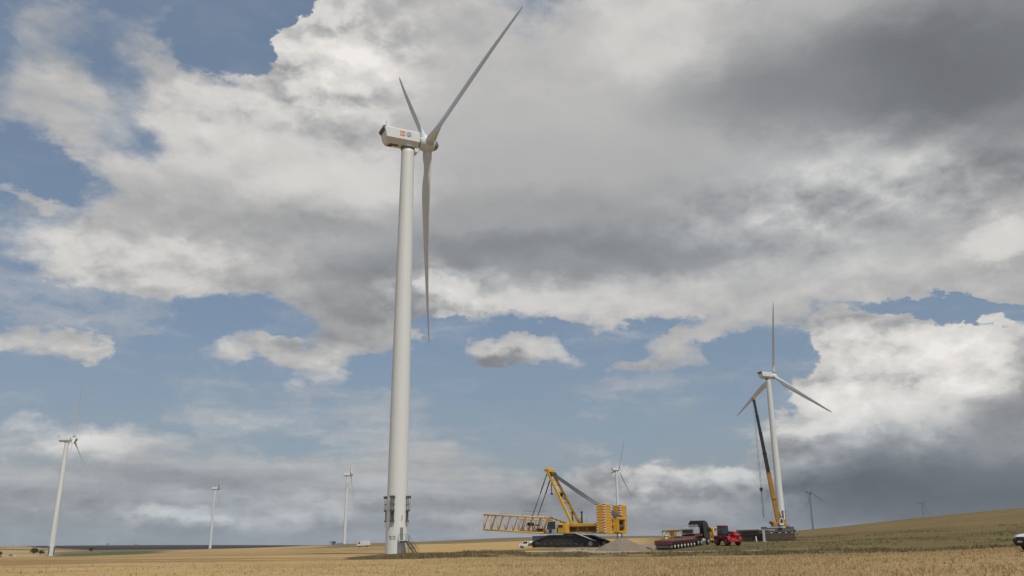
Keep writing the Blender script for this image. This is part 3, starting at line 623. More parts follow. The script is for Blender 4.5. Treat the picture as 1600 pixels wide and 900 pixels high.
def dress_foot(root, door_ang):
    """door, stair, frames and number at the foot of the tower (angles in the turbine's own axes)"""
    tw = [c for c in root.children if c.name.startswith('tower')][0]
    # door: curved panel following the tower
    def patch(a0, a1, z0, z1, off, n=8):
        m = MB(); V = []
        for i in range(n+1):
            a = a0+(a1-a0)*i/n
            for z in (z0, z1): V.append(radial(a, z, off))
            for z in (z0, z1): V.append(radial(a, z, off-.06))
        F = []
        for i in range(n):
            b = i*4; F += [(b, b+4, b+5, b+1), (b+1, b+5, b+7, b+3), (b, b+2, b+6, b+4)]
        F += [(0, 1, 3, 2), (n*4, n*4+2, n*4+3, n*4+1)]
        return m.add(V, F)
    ha = .46/1.9
    dr = patch(door_ang-ha*.72, door_ang+ha*.72, 2.55, 4.75, .035).build('door', MGREY, tw)
    patch(door_ang-ha, door_ang+ha, 2.4, 5.0, .022).build('door_frame', WHITE, tw)
    MB().box(radial(door_ang-.12, 3.6, .06), (.06, .06, .2)).build('handle', DGREY, dr)
    patch(door_ang-.03, door_ang+.03, 5.9, 6.9, .02, 2).build('vent_slit', DGREY, tw)
    # platform and stair, stair runs to the photographer's right
    out = Vector((math.cos(door_ang), math.sin(door_ang), 0)); sd = Vector((-out.y, out.x, 0))
    if (Matrix.Rotation(root.rotation_euler.z, 3, 'Z') @ sd).x < 0: sd = -sd
    c = out*2.75 + Vector((0, 0, 2.35)); Mx = Matrix((sd, out, Vector((0, 0, 1)))).transposed()
    MB().box(c, (1.5, 1.5, .12), Mx).box(c+Vector((0, 0, -.12)), (1.5, .1, .2), Mx).build('landing', STEEL, root)
    m = MB()
    for s in (-.72, .72):
        for t in (-.7, .7):
            if s < 0 or t > 0: pass
            m.tube([c+sd*s+out*t+Vector((0, 0, -2.4)), c+sd*s+out*t], .045, 6)
    for s in (-.72,):
        for t in (-.7, .7): m.tube([c+sd*s+out*t, c+sd*s+out*t+Vector((0, 0, 1.1))], .03, 6)
    m.tube([c+sd*-.72+out*-.7+Vector((0, 0, 1.1)), c+sd*-.72+out*.7+Vector((0, 0, 1.1)), c+sd*.72+out*.7+Vector((0, 0, 1.1)), c+sd*.72+out*.7], .03, 6)
    m.build('landing_rail', STEEL, root)
    m = MB(); e = c+sd*.75; foot = c+sd*2.75+Vector((0, 0, -2.4))
    for t in (-.55, .55):
        m.bar(e+out*t, foot+out*t, .07, .2)
        for f_ in (0, .33, .66, 1): m.tube([e.lerp(foot, f_)+out*t, e.lerp(foot, f_)+out*t+Vector((0, 0, 1.0))], .025, 6)
        m.tube([e+out*t+Vector((0, 0, 1.0)), foot+out*t+Vector((0, 0, 1.0))], .03, 6)
    for i in range(10): m.box(e.lerp(foot, (i+.5)/10), (.26, 1.06, .04), Mx)
    m.build('stair', STEEL, root)
    # four tall steel frames clamped round the shell
    for q in range(4):
        a = door_ang-R(53)+q*PI/2
        o_ = Vector((math.cos(a), math.sin(a), 0)); s_ = Vector((-o_.y, o_.x, 0)); m = MB()
        for s in (-.34, .34):
            m.bar(radial(a, 5.5, .22)+s_*s, radial(a, 10.2, .20)+s_*s, .075, .075)
        Mf = Matrix((s_, o_, Vector((0, 0, 1)))).transposed()
        for z, hh, dp in ((10.15, .42, .7), (8.9, .10, .5), (7.75, .28, .55), (5.9, .22, .4)):
            m.box(radial(a, z, dp/2+.02), (.78, dp, hh), Mf)
        m.box(radial(a, 6.85, .16), (.5, .06, 1.6), Mf)
        for s in (-.3, .3): m.tube([radial(a, 5.5, .2)+s_*s, radial(a, 4.95, .18)+s_*s*1.25], .03, 6)
        m.tube([radial(a, 10.2, .6)+s_*.3, radial(a, 7.8, .5)+s_*.3], .03, 6)
        m.build('service_frame', DGREY, root)
    # painted number, bent round the shell
    a0 = door_ang-R(54)
    def stroke(m, pts, w=.075):
        for (u0, z0), (u1, z1) in zip(pts[:-1], pts[1:]):
            d = Vector((u1-u0, z1-z0)); d.normalize(); nrm = Vector((-d.y, d.x))*w/2; d = d*w/2
            Q = []
            for u, z in ((u0-nrm.x-d.x, z0-nrm.y-d.y), (u0+nrm.x-d.x, z0+nrm.y-d.y), (u1+nrm.x+d.x, z1+nrm.y+d.y), (u1-nrm.x+d.x, z1-nrm.y+d.y)):
                Q.append(radial(a0+u/1.92, z, .012))
            m.add(Q, [(0, 1, 2, 3)])
    H = .58; zb = 2.66; m = MB()
    stroke(m, [(-.52, zb+H), (-.40, zb+H*.5), (-.40, zb)]); stroke(m, [(-.28, zb+H), (-.40, zb+H*.5)])
    stroke(m, [(.06, zb+H), (-.18, zb+H), (-.18, zb), (.06, zb)]); stroke(m, [(-.18, zb+H*.5), (.02, zb+H*.5)])
    stroke(m, [(.22, zb+H*.8), (.31, zb+H), (.31, zb)])
    stroke(m, [(.44, zb+H*.8), (.5, zb+H), (.62, zb+H), (.67, zb+H*.75), (.45, zb), (.68, zb)])
    m.build('number', INK, tw)
def dress_nacelle(root):
    nac = [c for c in root.children if c.name.startswith('nacelle')][0]
    y = -1.735
    m = MB(); cx, cz, s = -1.75, 83.55, .54       # square orange emblem
    for (x0, x1, z0, z1) in ((-s, s, s-.17, s), (-s, s, -s, -s+.17), (-s, -s+.17, -s+.17, s-.17), (s-.17, s, -s+.17, s-.17)):
        m.box((cx+(x0+x1)/2, y, cz+(z0+z1)/2), (x1-x0, .03, z1-z0))
    m.box((cx-.1, y, cz), (.09, .03, .66)).box((cx+.1, y, cz+.28), (.3, .03, .08)).box((cx+.1, y, cz), (.3, .03, .08)).box((cx+.1, y, cz-.28), (.3, .03, .08))
    m.build('square_emblem', LOGO_O, nac)
    m = MB(); cx = -.40; n = 32                     # round blue emblem with a pale script inside
    for r0, r1 in ((.46, .56), (0.0, .40)):
        V = []; 
        for k in range(n):
            w = 2*PI*k/n
            V += [(cx+r0*math.cos(w), y-.012, cz+r0*math.sin(w)), (cx+r1*math.cos(w), y-.012, cz+r1*math.sin(w))]
        m.add(V, [(2*k, 2*k+1, (2*k+3) % (2*n), (2*k+2) % (2*n)) for k in range(n)])
    m.build('round_emblem', LOGO_B, nac, fix=False)
    m = MB().tube([(cx-.05, y-.02, cz+.2), (cx-.2, y-.02, cz+.1), (cx-.22, y-.02, cz-.1), (cx-.08, y-.02, cz-.16), (cx-.05, y-.02, cz), (cx-.12, y-.02, cz)], .03, 4)
    m.tube([(cx+.24, y-.02, cz+.16), (cx+.12, y-.02, cz+.18), (cx+.08, y-.02, cz+.02), (cx+.18, y-.02, cz), (cx+.07, y-.02, cz-.1), (cx+.14, y-.02, cz-.18), (cx+.24, y-.02, cz-.12)], .03, 4)
    m.build('emblem_script', LOGO_W, nac)
proto = make_turbine()
def solve_D(px, py, scale, D0, D1):
    """distance at which a hub seen at (px, py) stands its tower on the ground"""
    best = min(np.linspace(D0, D1, 800), key=lambda D: abs(at(px, py, D)[2]-HUBH*scale-float(terrain(*at(px, py, D)[:2]))))
    return float(best)
GROUP = 'wind turbines of the wind farm'
TURB = [  # hub pixel, distance range, yaw deg, rotor phase deg, scale, sink ok, label
 ((668, 226), (150, 172), 25, 78.5, 1.0, 'large near white wind turbine with stair at its foot and black number on the tower'),
 ((1209, 588), (400, 520), 26, 6, 1.0, 'white wind turbine standing directly behind the telescopic crane'),
 ((115.5, 687), (520, 680), 15, 3, 1.0, 'white wind turbine farthest to the left beside dark bushes'),
 ((341.5, 763.5), (1000, 1300), 18, 60, 1.0, 'small distant white wind turbine alone above the ploughed ridge'),
 ((548.5, 742), (1000, 1250), 6, 74, 1.0, 'distant white wind turbine just left of the near tower, beside a white van'),
 ((967.5, 734), (1050, 1150), 16, 27, 1.0, 'distant white wind turbine rising behind the yellow counterweight stack'),
 ((1268, 769), (1500, 1650), 6, -3, 1.0, 'dim distant wind turbine beyond the rise, just right of the telescopic crane'),
 ((1442, 787), (2700, 3300), 14, 33, 1.0, 'faintest distant wind turbine poking over the grassy rise on the right')]
turbines = []
for i, (hub, rng_, yaw, ph, sc, lab) in enumerate(TURB):
    t = proto if i == 0 else copy_tree(proto)
    turbines.append(t)
for i, (t, (hub, rng_, yaw, ph, sc, lab)) in enumerate(zip(turbines, TURB)):
    D = 164.0 if i == 0 else solve_D(*hub, sc, *rng_)
    hp = at(*hub, D); yw = R(yaw)
    base = hp - np.array([math.cos(yw)*OVER, math.sin(yw)*OVER, HUBH])
    t.location = base.tolist(); t.rotation_euler = (0, 0, yw)
    set_rotor(t, R(ph)); tag(t, lab, 'wind turbine', GROUP)
    print('turbine', i, 'D', round(D), 'base z', round(base[2], 2), 'ground', round(float(terrain(base[0], base[1])), 2))
dress_foot(turbines[0], R(-90+37)-R(25)); dress_nacelle(turbines[0])
dress_foot(turbines[2], R(-90+37)-R(15)); dress_foot(turbines[1], R(-90+60)-R(26))
# ------------------------------------------------------------------ crawler crane with its boom lowered
YEL = paint('crane_yellow', (.66, .37, .03), rough=.42, dirt=.22, scale=.6, dirtcol=(.20, .12, .05))
YEL_SHADE = paint('shaded_grimy_yellow', (.33, .16, .03), rough=.55, dirt=.6, scale=.8, dirtcol=(.10, .06, .03))  # crane yellow darkened for the shade below the deck overhang, with grime blotches
BLK = paint('black_steel', (.022, .022, .024), rough=.6, dirt=.5, scale=1.2, dirtcol=(.07, .06, .045))
TRK = paint('dusty_track_steel', (.035, .032, .03), rough=.75, dirt=.9, scale=1.6, dirtcol=(.12, .10, .075))
ROPE = paint('steel_rope', (.10, .10, .105), rough=.5, metal=.4, dirt=.2)
RUST = paint('rusty_brown', (.12, .062, .038), rough=.8, dirt=.6, scale=1.5, dirtcol=(.06, .045, .035))
LGREY = paint('light_grey_paint', (.42, .42, .41), rough=.5, dirt=.4)
RED = paint('signal_red', (.50, .035, .03), rough=.4, dirt=.25, scale=1.2)
WHT = paint('white_paint', (.72, .72, .71), rough=.35, dirt=.2, scale=1.2)
GLASS = paint('dark_glass', (.02, .024, .028), rough=.08, dirt=.05, spec=.8)
RUB = paint('tyre_rubber', (.018, .018, .019), rough=.85, dirt=.5, scale=2, dirtcol=(.08, .065, .045))
def frame_at(p0, heading, slope_len=4.0):
    """matrix standing on the ground at p0, x axis along heading (radians from +X), tilted with the ground"""
    p0 = np.asarray(p0, float); d = np.array([math.cos(heading), math.sin(heading)])
    a = p0[:2]-d*slope_len; b = p0[:2]+d*slope_len
    X_ = Vector((*(b-a), float(terrain(*b))-float(terrain(*a)))).normalized()
    Z_ = Vector((0, 0, 1)); Y_ = Z_.cross(X_).normalized(); Z_ = X_.cross(Y_)
    return Matrix(((X_.x, Y_.x, Z_.x, p0[0]), (X_.y, Y_.y, Z_.y, p0[1]), (X_.z, Y_.z, Z_.z, p0[2]), (0, 0, 0, 1)))
def thing(name, mat, label, cat, group=None):
    o = bpy.data.objects.new(name, None); COL.objects.link(o); o.matrix_world = mat; o.empty_display_size = .5
    return tag(o, label, cat, group)
def lattice(m, a0, a1, w0, h0, w1, h1, n, rc, rd, ends=True):
    """four-chord truss from a0 to a1 (centre lines); widths along y, heights in the plane"""
    a0, a1 = Vector(a0), Vector(a1); t = (a1-a0).normalized(); y = Vector((0, 1, 0)); z = t.cross(y).normalized()
    if z.z < 0: z = -z
    P = lambda f, sy, sz: a0.lerp(a1, f) + y*sy*(w0+(w1-w0)*f)/2 + z*sz*(h0+(h1-h0)*f)/2
    for sy in (-1, 1):
        for sz in (-1, 1): m.tube([P(0, sy, sz), P(1, sy, sz)], rc, 8)
    for i in range(n):
        f0, f1, fm = i/n, (i+1)/n, (i+.5)/n
        for sy in (-1, 1): m.tube([P(f0, sy, -1), P(fm, sy, 1), P(f1, sy, -1)], rd, 6)
        for sz in (-1, 1): m.tube([P(f0, -1, sz), P(f1, 1, sz)] if i % 2 else [P(f0, 1, sz), P(f1, -1, sz)], rd*.75, 5)
    if ends:
        for f in (0, 1):
            m.tube([P(f, -1, -1), P(f, 1, -1)], rd, 6).tube([P(f, -1, 1), P(f, 1, 1)], rd, 6).tube([P(f, -1, -1), P(f, -1, 1)], rd, 6).tube([P(f, 1, -1), P(f, 1, 1)], rd, 6)
    return m
CR0 = gp(893, 165)
CR = thing('crawler_crane', Matrix.Translation(CR0.tolist()) @ Matrix.Rotation(R(147), 4, 'Z'), 'big yellow lattice boom crawler crane with tall counterweight stacks and lowered boom', 'crane')
# undercarriage, turned a little against the upper works
UT = R(8)
def crawler(side):
    hl = 6.2
    pf = [(-hl+.25, .12), (hl-.25, .12), (hl, .5), (hl-.1, .95), (3.3, 2.02), (2.6, 2.12), (-2.6, 2.12), (-3.3, 2.02), (-hl+.1, .95), (-hl, .5)]
    rot = Matrix.Rotation(UT, 4, 'Z')
    core = MB().prism([(x*.985, .12+z*.93) for x, z in pf], side*3.7-.45, side*3.7+.45)
    t = core.build('crawler_track', BLK, CR); t.matrix_local = rot
    ch = MB(); P = [Vector((x, 0, z)) for x, z in pf]+[Vector((pf[0][0], 0, pf[0][1]))]
    for a, b in zip(P[:-1], P[1:]):
        n = max(1, round((b-a).length/.42)); d = (b-a).normalized(); nn = Vector((-d.z, 0, d.x))
        for i in range(n):
            c = a.lerp(b, (i+.5)/n) - nn*.02; c.y = side*3.7
            ch.box(c, ((b-a).length/n*.84, 1.35, .16), Matrix((d, Vector((0, 1, 0)), nn)).transposed())
    c_ = ch.build('track_chain', TRK, t)
    for i in range(9):
        MB().lathe([(.2, -.58), (.3, -.56), (.3, .56), (.2, .58)], 14, 'y', (-4.8+i*1.2, side*3.7, .45)).build('track_roller', BLK, t)
    for x in (-5.3, 5.3):
        MB().lathe([(.12, -.60), (.42, -.60), (.42, .60), (.12, .60)], 20, 'y', (x, side*3.7, .62)).build('sprocket', LGREY if x < 0 else BLK, t)
    return t
crawler(1); crawler(-1)
cb = MB().box((0, 0, 1.35), (4.6, 6.6, .95), bev=.12).box((0, 0, 1.95), (3.2, 3.2, .45), bev=.1).build('carbody', RUST, CR); cb.matrix_local = Matrix.Rotation(UT, 4, 'Z')
gang = MB().bar((-2.4, 4.25, 2.5), (-6.3, 4.3, 1.1), .75, .09).build('gangway', LGREY, CR); gang.matrix_local = Matrix.Rotation(UT, 4, 'Z')
MB().lathe([(1.5, 2.16), (1.5, 2.42)], 32).build('slewing_ring', BLK, CR)
# upper works
up = MB().box((-4.0, 0, 3.95), (11.4, 3.3, .55), bev=.05).box((-3.9, 0, 2.55), (11.0, 2.9, .24)).box((1.4, 0, 3.3), (1.2, 2.6, 1.2), bev=.05)
up.build('upper_frame', YEL, CR)
eh = MB().box((-3.9, 0, 3.17), (9.2, 2.7, 1.0), bev=.04).build('engine_house', YEL_SHADE, CR)
for i in range(4): MB().box((-1.2-i*1.9, 1.36, 3.2), (1.5, .05, .66)).build('louvre', BLK if i == 0 else RUST, eh)
bx = MB().box((.35, 2.15, 3.35), (1.75, 1.5, 1.6), bev=.06).build('machinery_box', YEL, CR)
MB().box((.6, 2.92, 3.75), (.9, .05, .45)).build('side_window', GLASS, bx)
MB().box((-.5, 2.3, 2.45), (6.2, 1.9, .10)).build('side_walkway', LGREY, CR)
cab = MB().prism([(1.55, 2.55), (3.25, 2.55), (3.55, 3.1), (3.3, 4.75), (1.55, 4.75)], 1.55, 3.0, inset=.05).build('cab', LGREY, CR)
MB().prism([(1.68, 3.3), (3.42, 3.3), (3.22, 4.6), (1.68, 4.6)], 2.99, 3.03).build('cab_window', GLASS, cab)
MB().prism([(2.4, 2.65), (3.0, 2.65), (3.1, 3.2), (2.4, 3.2)], 2.99, 3.03).build('cab_door_glass', GLASS, cab)
MB().bar((3.47, 2.28, 3.2), (3.33, 2.28, 4.6), 1.2, .05).build('windscreen', GLASS, cab)
for (x, y) in ((-.9, 1.0), (-1.8, -1.0)):
    MB().tube([(x, y, 4.1), (x, y, 6.2)], .16, 10).tube([(x, y, 6.15), (x, y, 6.45)], .20, 10).build('exhaust_stack', RUST, CR)
# winch and rear portal between the stacks
rp = MB()
for s in (-1, 1): rp.box((-9.9, s*1.35, 3.75), (1.4, .28, 2.4), bev=.03)
rp.box((-9.9, 0, 4.95), (1.5, 3.0, .38), bev=.03).box((-9.9, 0, 2.62), (1.5, 2.9, .3), bev=.03)
rp.build('rear_portal', YEL, CR)
wn = MB().lathe([(.75, -1.15), (.75, -1.05), (.5, -1.03), (.5, 1.03), (.75, 1.05), (.75, 1.15)], 24, 'y', (-9.7, 0, 3.6)).build('winch_drum', RUST, CR)
MB().box((-9.2, 0, 3.7), (.2, 2.3, 1.9)).build('winch_backplate', RUST, CR)
MB().box((-8.6, 0, 2.42), (1.9, 8.7, .22), bev=.04).build('counterweight_tray', YEL, CR)
for s in (-1, 1):
    MB().tube([(-10.0, s*.9, 1.4), (-10.0, s*.9, 2.35)], .1, 8).box((-10.0, s*.9, 1.38), (.4, .4, .06)).build('support_leg', MGREY, CR)
    st_ = MB(); x0, L_, W_ = -8.6, 1.66, 2.6; nl = 10; zb = 2.56; hh = .485
    for i in range(nl):
        st_.box((x0, s*3.2, zb+hh*(i+.5)), (L_, W_, hh-.05), bev=.05)
    st_.box((x0, s*3.2, zb+hh*nl/2), (L_-.12, W_-.12, hh*nl-.06))
    so_ = st_.build('counterweight_stack', YEL, CR)
    for (sx, sy) in ((1, 1), (-1, 1), (-1, -1), (1, -1)):
        m = MB(); cx, cy = x0+sx*L_/2, s*3.2+sy*W_/2; mats = []
        wide = .30
        for k in range(22):
            z0 = zb + hh*nl*k/22; z1 = zb+hh*nl*(k+1)/22
            # two faces meeting at the corner
            xa = cx-sx*wide; ya = cy-sy*wide; ex = sx*.012; ey = sy*.012
            m.add([(cx+ex, cy+ey, z0), (xa, cy+ey, z0), (xa, cy+ey, z1), (cx+ex, cy+ey, z1)], [(0, 1, 2, 3)])
            m.add([(cx+ex, cy+ey, z0), (cx+ex, ya, z0), (cx+ex, ya, z1), (cx+ex, cy+ey, z1)], [(0, 1, 2, 3)])
        w_ = m.build('warning_stripe', [WHT, RED], so_, fix=False)
        for p in w_.data.polygons: p.material_index = (p.index//2) % 2
    MB().box((x0, s*3.2+.1, zb+hh*nl*.5), (L_+.05, .16, hh*nl+.06)).build('tie_strap', YEL, so_)
# mast: two legs meeting in a head
hd = Vector((4.4, 0, 14.0)); mm = MB()
for s in (-1, 1):
    mm.bar((-1.2, s*1.55, 3.9), (4.35, s*.95, 14.0), .34, .46)
for f, r_ in ((.22, .10), (.42, .14), (.50, .05), (.60, .12), (.74, .06), (.84, .07)):
    a = Vector((-1.2, 1.55, 3.9)).lerp(Vector((4.35, .95, 14.0)), f); mm.tube([a, (a.x, -a.y, a.z)], r_, 8)
a = Vector((-1.2, 1.55, 3.9)).lerp(Vector((4.35, .95, 14.0)), .42); b_ = Vector((-1.2, -1.55, 3.9)).lerp(Vector((4.35, -.95, 14.0)), .60)
mm.tube([a, b_], .06, 6)
for s in (-1, 1): mm.box((-1.2, s*1.55, 4.1), (.9, .5, .7), bev=.06)
ms = mm.build('mast', YEL, CR)
MB().box((4.55, 0, 14.35), (1.0, 2.5, .42), Matrix.Rotation(R(12), 3, 'Y'), bev=.06).box((4.15, 0, 13.75), (.5, 2.2, .9), Matrix.Rotation(R(-25), 3, 'Y'), bev=.06).build('mast_head', YEL, ms)
MB().lathe([(.42, -.95), (.42, .95)], 22, 'y', (3.75, 0, 13.5)).build('mast_sheave', RUST, ms)
MB().tube([(3.9, .3, 13.2), (3.86, .3, 9.9)], .09, 8).box((3.86, .3, 9.8), (.35, .35, .3)).build('hanging_link', RUST, ms)
MB().box((2.2, -.6, 9.6), (.5, .5, .8), bev=.05).tube([(2.2, -.6, 9.4), (1.7, -.9, 8.7)], .08, 6).build('rope_guide', BLK, ms)
for i in range(18):
    y = -1.75+3.5*i/17
    MB().tube([(3.7, y*.62, 13.55), (-3.2, y*.8, 9.2-.12), (-10.2, y, 5.1)], .05, 5).build('reeving_rope', ROPE, CR)
for s in (-1, 1):
    MB().tube([(4.5, s*.95, 13.5), (6.0, s*.95, 9.95)], .11, 8).tube([(6.0, s*.95, 9.95), (7.9, s*.95, 5.75)], .075, 8).build('pendant', BLK if s < 0 else RUST, CR)
# boom, lowered almost level
b0, b1 = Vector((5.0, 0, 4.0)), Vector((18.9, 0, 4.85))
bm_ = MB(); lattice(bm_, b0, b1, 2.7, 2.85, 2.7, 2.85, 8, .155, .10)
for s in (-1, 1):                                   # tapering pivot section
    bm_.tube([(5.0, s*1.35, 5.42), (1.7, s*1.15, 4.35), (.6, s*1.15, 3.9)], [.125, .125, .15], 8).tube([(5.0, s*1.35, 2.6), (.6, s*1.15, 3.6)], .125, 8)
    bm_.tube([(5.0, s*1.35, 2.6), (3.4, s*1.25, 4.9)], .075, 6).tube([(3.4, s*1.25, 4.9), (2.4, s*1.2, 3.15)], .075, 6)
    bm_.box((2.9, s*1.24, 4.5), (2.4, .08, .75), Matrix.Rotation(R(-17), 3, 'Y'))
    bm_.box((18.95, s*1.35, 6.3), (.4, .3, .3)).box((19.0, s*1.35, 3.4), (.4, .3, .3))
bo = bm_.build('boom', YEL, CR)
m = MB(); lattice(m, (5.4, 0, 3.85), (11.2, 0, 4.2), 1.7, 2.0, 1.7, 2.0, 5, .06, .05); m.build('inner_jib', YEL, bo)
MB().lathe([(.28, -1.0), (.28, 1.0)], 18, 'y', (8.9, 0, 4.35)).box((8.4, 0, 4.1), (2.2, 1.5, .22)).build('boom_winch', BLK, bo)
MB().box((8.2, 0, 3.0), (4.2, 2.2, .16)).box((6.6, .4, 3.25), (1.2, 1.0, .4)).build('boom_floor', RUST, bo)
hr = MB(); tz = lambda x: 5.42+(x-5)*.061
for y in (1.3,):
    xs = [3.4, 5.6, 7.9, 9.9]
    for x in xs: hr.tube([(x, y, tz(x)-.3), (x, y, tz(x)+1.05)], .04, 6)
    hr.tube([(xs[0], y, tz(xs[0])+1.05), (xs[-1], y, tz(xs[-1])+1.05)], .035, 6).tube([(xs[0], y, tz(xs[0])+.55), (xs[-1], y, tz(xs[-1])+.55)], .03, 6)
hr.build('handrail', MGREY, bo)
hr = MB()
for x in (-2.6, -1.2, .6): hr.tube([(x, -1.5, 4.2), (x, -1.5, 5.2)], .035, 6)
hr.tube([(-2.6, -1.5, 5.2), (.6, -1.5, 5.2)], .035, 6).tube([(-2.6, -1.5, 4.7), (.6, -1.5, 4.7)], .03, 6).build('handrail', MGREY, CR)
# ------------------------------------------------------------------ everything else on the site
def wheel(parent, c, r, w, tyre='wheel', hub=MGREY, axis='y'):
    t = MB().lathe([(r*.62, -w/2), (r*.93, -w/2), (r, -w*.32), (r, w*.32), (r*.93, w/2), (r*.62, w/2)], 24, axis, c).build(tyre, RUB, parent)
    MB().lathe([(.06, -w*.50), (r*.58, -w*.53), (r*.60, w*.53), (.06, w*.50)], 18, axis, c).build('rim', hub, t)
    return t
# gravel heap
def heap(name, p, rx, ry, h, mat, seed, label, cat):
    n, k = 18, 40; V = []; F = []
    for i in range(n+1):
        f = i/n
        for j in range(k):
            w = 2*PI*j/k; rr = f*(1+.14*math.sin(2*w+seed)+.08*math.sin(5*w+2*seed))
            x, y = rx*rr*math.cos(w), ry*rr*math.sin(w)
            z = h*max(0, (1-f**1.25))*(1 if f > .12 else 1-.04)
            gx, gy = p[0]+x, p[1]+y
            z += .22*h*float(fbm(gx, gy, .9, seed, 3)-.5)*(1-f) + .05*float(fbm(gx, gy, 4, seed, 2)-.5)
            V.append((x, y, float(terrain(gx, gy))-p[2]+z-(.12 if i == n else 0)))
    F = [(i*k+j, i*k+(j+1) % k, (i+1)*k+(j+1) % k, (i+1)*k+j) for i in range(n) for j in range(k)]
    o = MB().add(V, F, True).build(name, mat, loc=p.tolist()); return tag(o, label, cat)
GRAVEL = paint('crushed_gravel', (.225, .185, .145), rough=1, dirt=.6, scale=.8, dirtcol=(.14, .115, .085), bump=.6, spec=.1)
EARTH = paint('dug_earth', (.10, .075, .052), rough=1, dirt=.5, scale=.8, dirtcol=(.06, .045, .03), bump=.6, spec=.1)
heap('gravel_heap', gp(972, 134), 3.6, 2.7, 1.85, GRAVEL, 2.0, 'grey brown cone of gravel heaped in front of the crawler crane tracks', 'gravel heap')
heap('earth_heap', gp(1011, 138), 1.0, .7, .38, EARTH, 4.0, 'small dark clod of dug earth on the gravel left of the red trailer', 'earth heap')
# low red modular trailer behind its tractor
HD = R(90-32)
rear_left = gp(1022.5, 133.5); fw = np.array([math.cos(HD), math.sin(HD)]); lf = np.array([-fw[1], fw[0]])
rc = rear_left[:2]-lf*1.38; rc = np.array([*rc, float(terrain(*rc))])
TR = thing('modular_trailer', frame_at(rc, HD, 6), 'long low red flatbed trailer with rows of small wheels and grey power pack', 'trailer')
DUST = paint('dusty_deck_timber', (.17, .125, .10), rough=.9, dirt=.7, scale=1.5, dirtcol=(.09, .055, .045))
DRED = paint('faded_trailer_red', (.15, .035, .03), rough=.65, dirt=.75, scale=1.5, dirtcol=(.10, .05, .04))
bed = MB().box((4.9, 0, 1.16), (9.8, 2.75, .26), bev=.03).box((4.9, 0, .86), (9.6, 1.0, .36)).build('deck', DRED, TR)
pl_ = MB()
for i in range(9): pl_.box((5.2, -1.08+i*.27, 1.32), (9.0, .25, .06))
pl_.build('deck_planks', DUST, bed)
MB().box((7.9, .5, 1.52), (1.5, .9, .35), bev=.03).build('dunnage', RUST, bed)
for x_ in (2.2, 4.6, 7.0): MB().box((x_, 0, 1.38), (.14, 2.72, .08)).build('lashing_bar', MGREY, bed)
MB().box((.05, 0, .92), (.2, 2.7, .5), bev=.03).build('rear_beam', DRED, bed)
MB().box((.35, 0, .42), (.5, 2.5, .4), bev=.04).build('rear_step', MGREY, TR)
for s in (-1, 1):
    MB().box((-.07, s*1.1, .9), (.05, .28, .12)).build('tail_lamp', RED, bed)
for i in range(7):
    x = 1.1+i*1.36
    MB().tube([(x, -1.25, .42), (x, 1.25, .42)], .09, 8).build('axle', BLK, TR)
    for s in (-1, 1):
        for o_ in (1.18,): wheel(TR, (x, s*o_, .42), .41, .5, hub=WHT)
    for s in (-1, 1): MB().prism([(x-.6, .80), (x-.45, .92), (x+.45, .92), (x+.6, .80), (x+.45, .87), (x-.45, .87)], s*1.2-.22, s*1.2+.22).build('mudguard', DRED, TR)
MB().prism([(9.3, .8), (10.2, .85), (11.2, 1.55), (14.2, 1.55), (14.2, 1.85), (11.0, 1.85), (9.9, 1.3), (9.3, 1.15)], -1.1, 1.1, inset=.04).build('gooseneck', DRED, TR)
pp = MB().box((11.6, 0, 2.4), (2.3, 2.3, .95), bev=.06).build('power_pack', LGREY, TR)
MB().box((10.43, 0, 2.35), (.04, 1.7, .5)).build('radiator_grille', BLK, pp)
MB().box((12.4, -.3, 3.05), (1.1, 1.2, .5), bev=.05).build('fuel_tank', MGREY, pp)
MB().tube([(13.3, .7, 1.85), (13.3, .7, 3.2)], .08, 8).build('exhaust_pipe', BLK, pp)
# black tractor unit
tc0 = np.array([*(rc[:2]+fw*11.0), 0]); tc0[2] = terrain(*tc0[:2])
TK = thing('tractor_truck', frame_at(tc0, HD, 3), 'black high roofed tractor truck hitched to the red trailer', 'truck')
CABM = paint('black_truck_paint', (.018, .02, .021), rough=.3, dirt=.25, scale=1)
MB().box((2.9, 0, .95), (6.0, .95, .28)).box((1.2, 0, 1.18), (1.0, .9, .16)).build('chassis', BLK, TK)
cb_ = MB().prism([(3.9, 1.0), (6.15, .75), (6.3, 1.7), (6.1, 2.75), (5.5, 3.55), (4.6, 3.85), (3.9, 3.85)], -1.24, 1.24, inset=.1).build('cab', CABM, TK)
MB().bar((6.24, 0, 1.85), (6.12, 0, 2.75), 2.0, .06).build('windscreen', GLASS, cb_)
for s in (-1, 1):
    MB().prism([(4.9, 1.9), (5.95, 1.9), (5.8, 2.65), (4.9, 2.65)], s*1.235-.02, s*1.235+.02).build('side_window', GLASS, cb_)
    MB().box((5.95, s*1.42, 2.35), (.14, .22, .75), bev=.03).tube([(6.0, s*1.2, 2.65), (5.95, s*1.42, 2.65)], .03, 6).build('mirror', BLK, cb_)
    MB().prism([(3.9, 1.2), (4.0, 1.2), (4.0, 3.7), (3.3, 3.5), (3.5, 1.2)], s*1.2-.03, s*1.2+.03).build('side_deflector', CABM, cb_)
    for x in (.55, 1.9): wheel(TK, (x, s*.98, .5), .5, .55, hub=LGREY)
    MB().prism([(-.05, .85), (.1, 1.1), (2.4, 1.1), (2.55, .85), (2.4, 1.03), (.1, 1.03)], s*.98-.3, s*.98+.3).build('mudguard', BLK, TK)
    wheel(TK, (5.3, s*1.05, .5), .5, .36, hub=LGREY)
    MB().lathe([(.34, -.75), (.34, .75)], 18, 'x', (3.15, s*.95, .75)).build('fuel_tank', LGREY, TK)
MB().box((4.1, 0, .85), (.5, 2.3, .5), bev=.05).build('step_box', LGREY, TK)
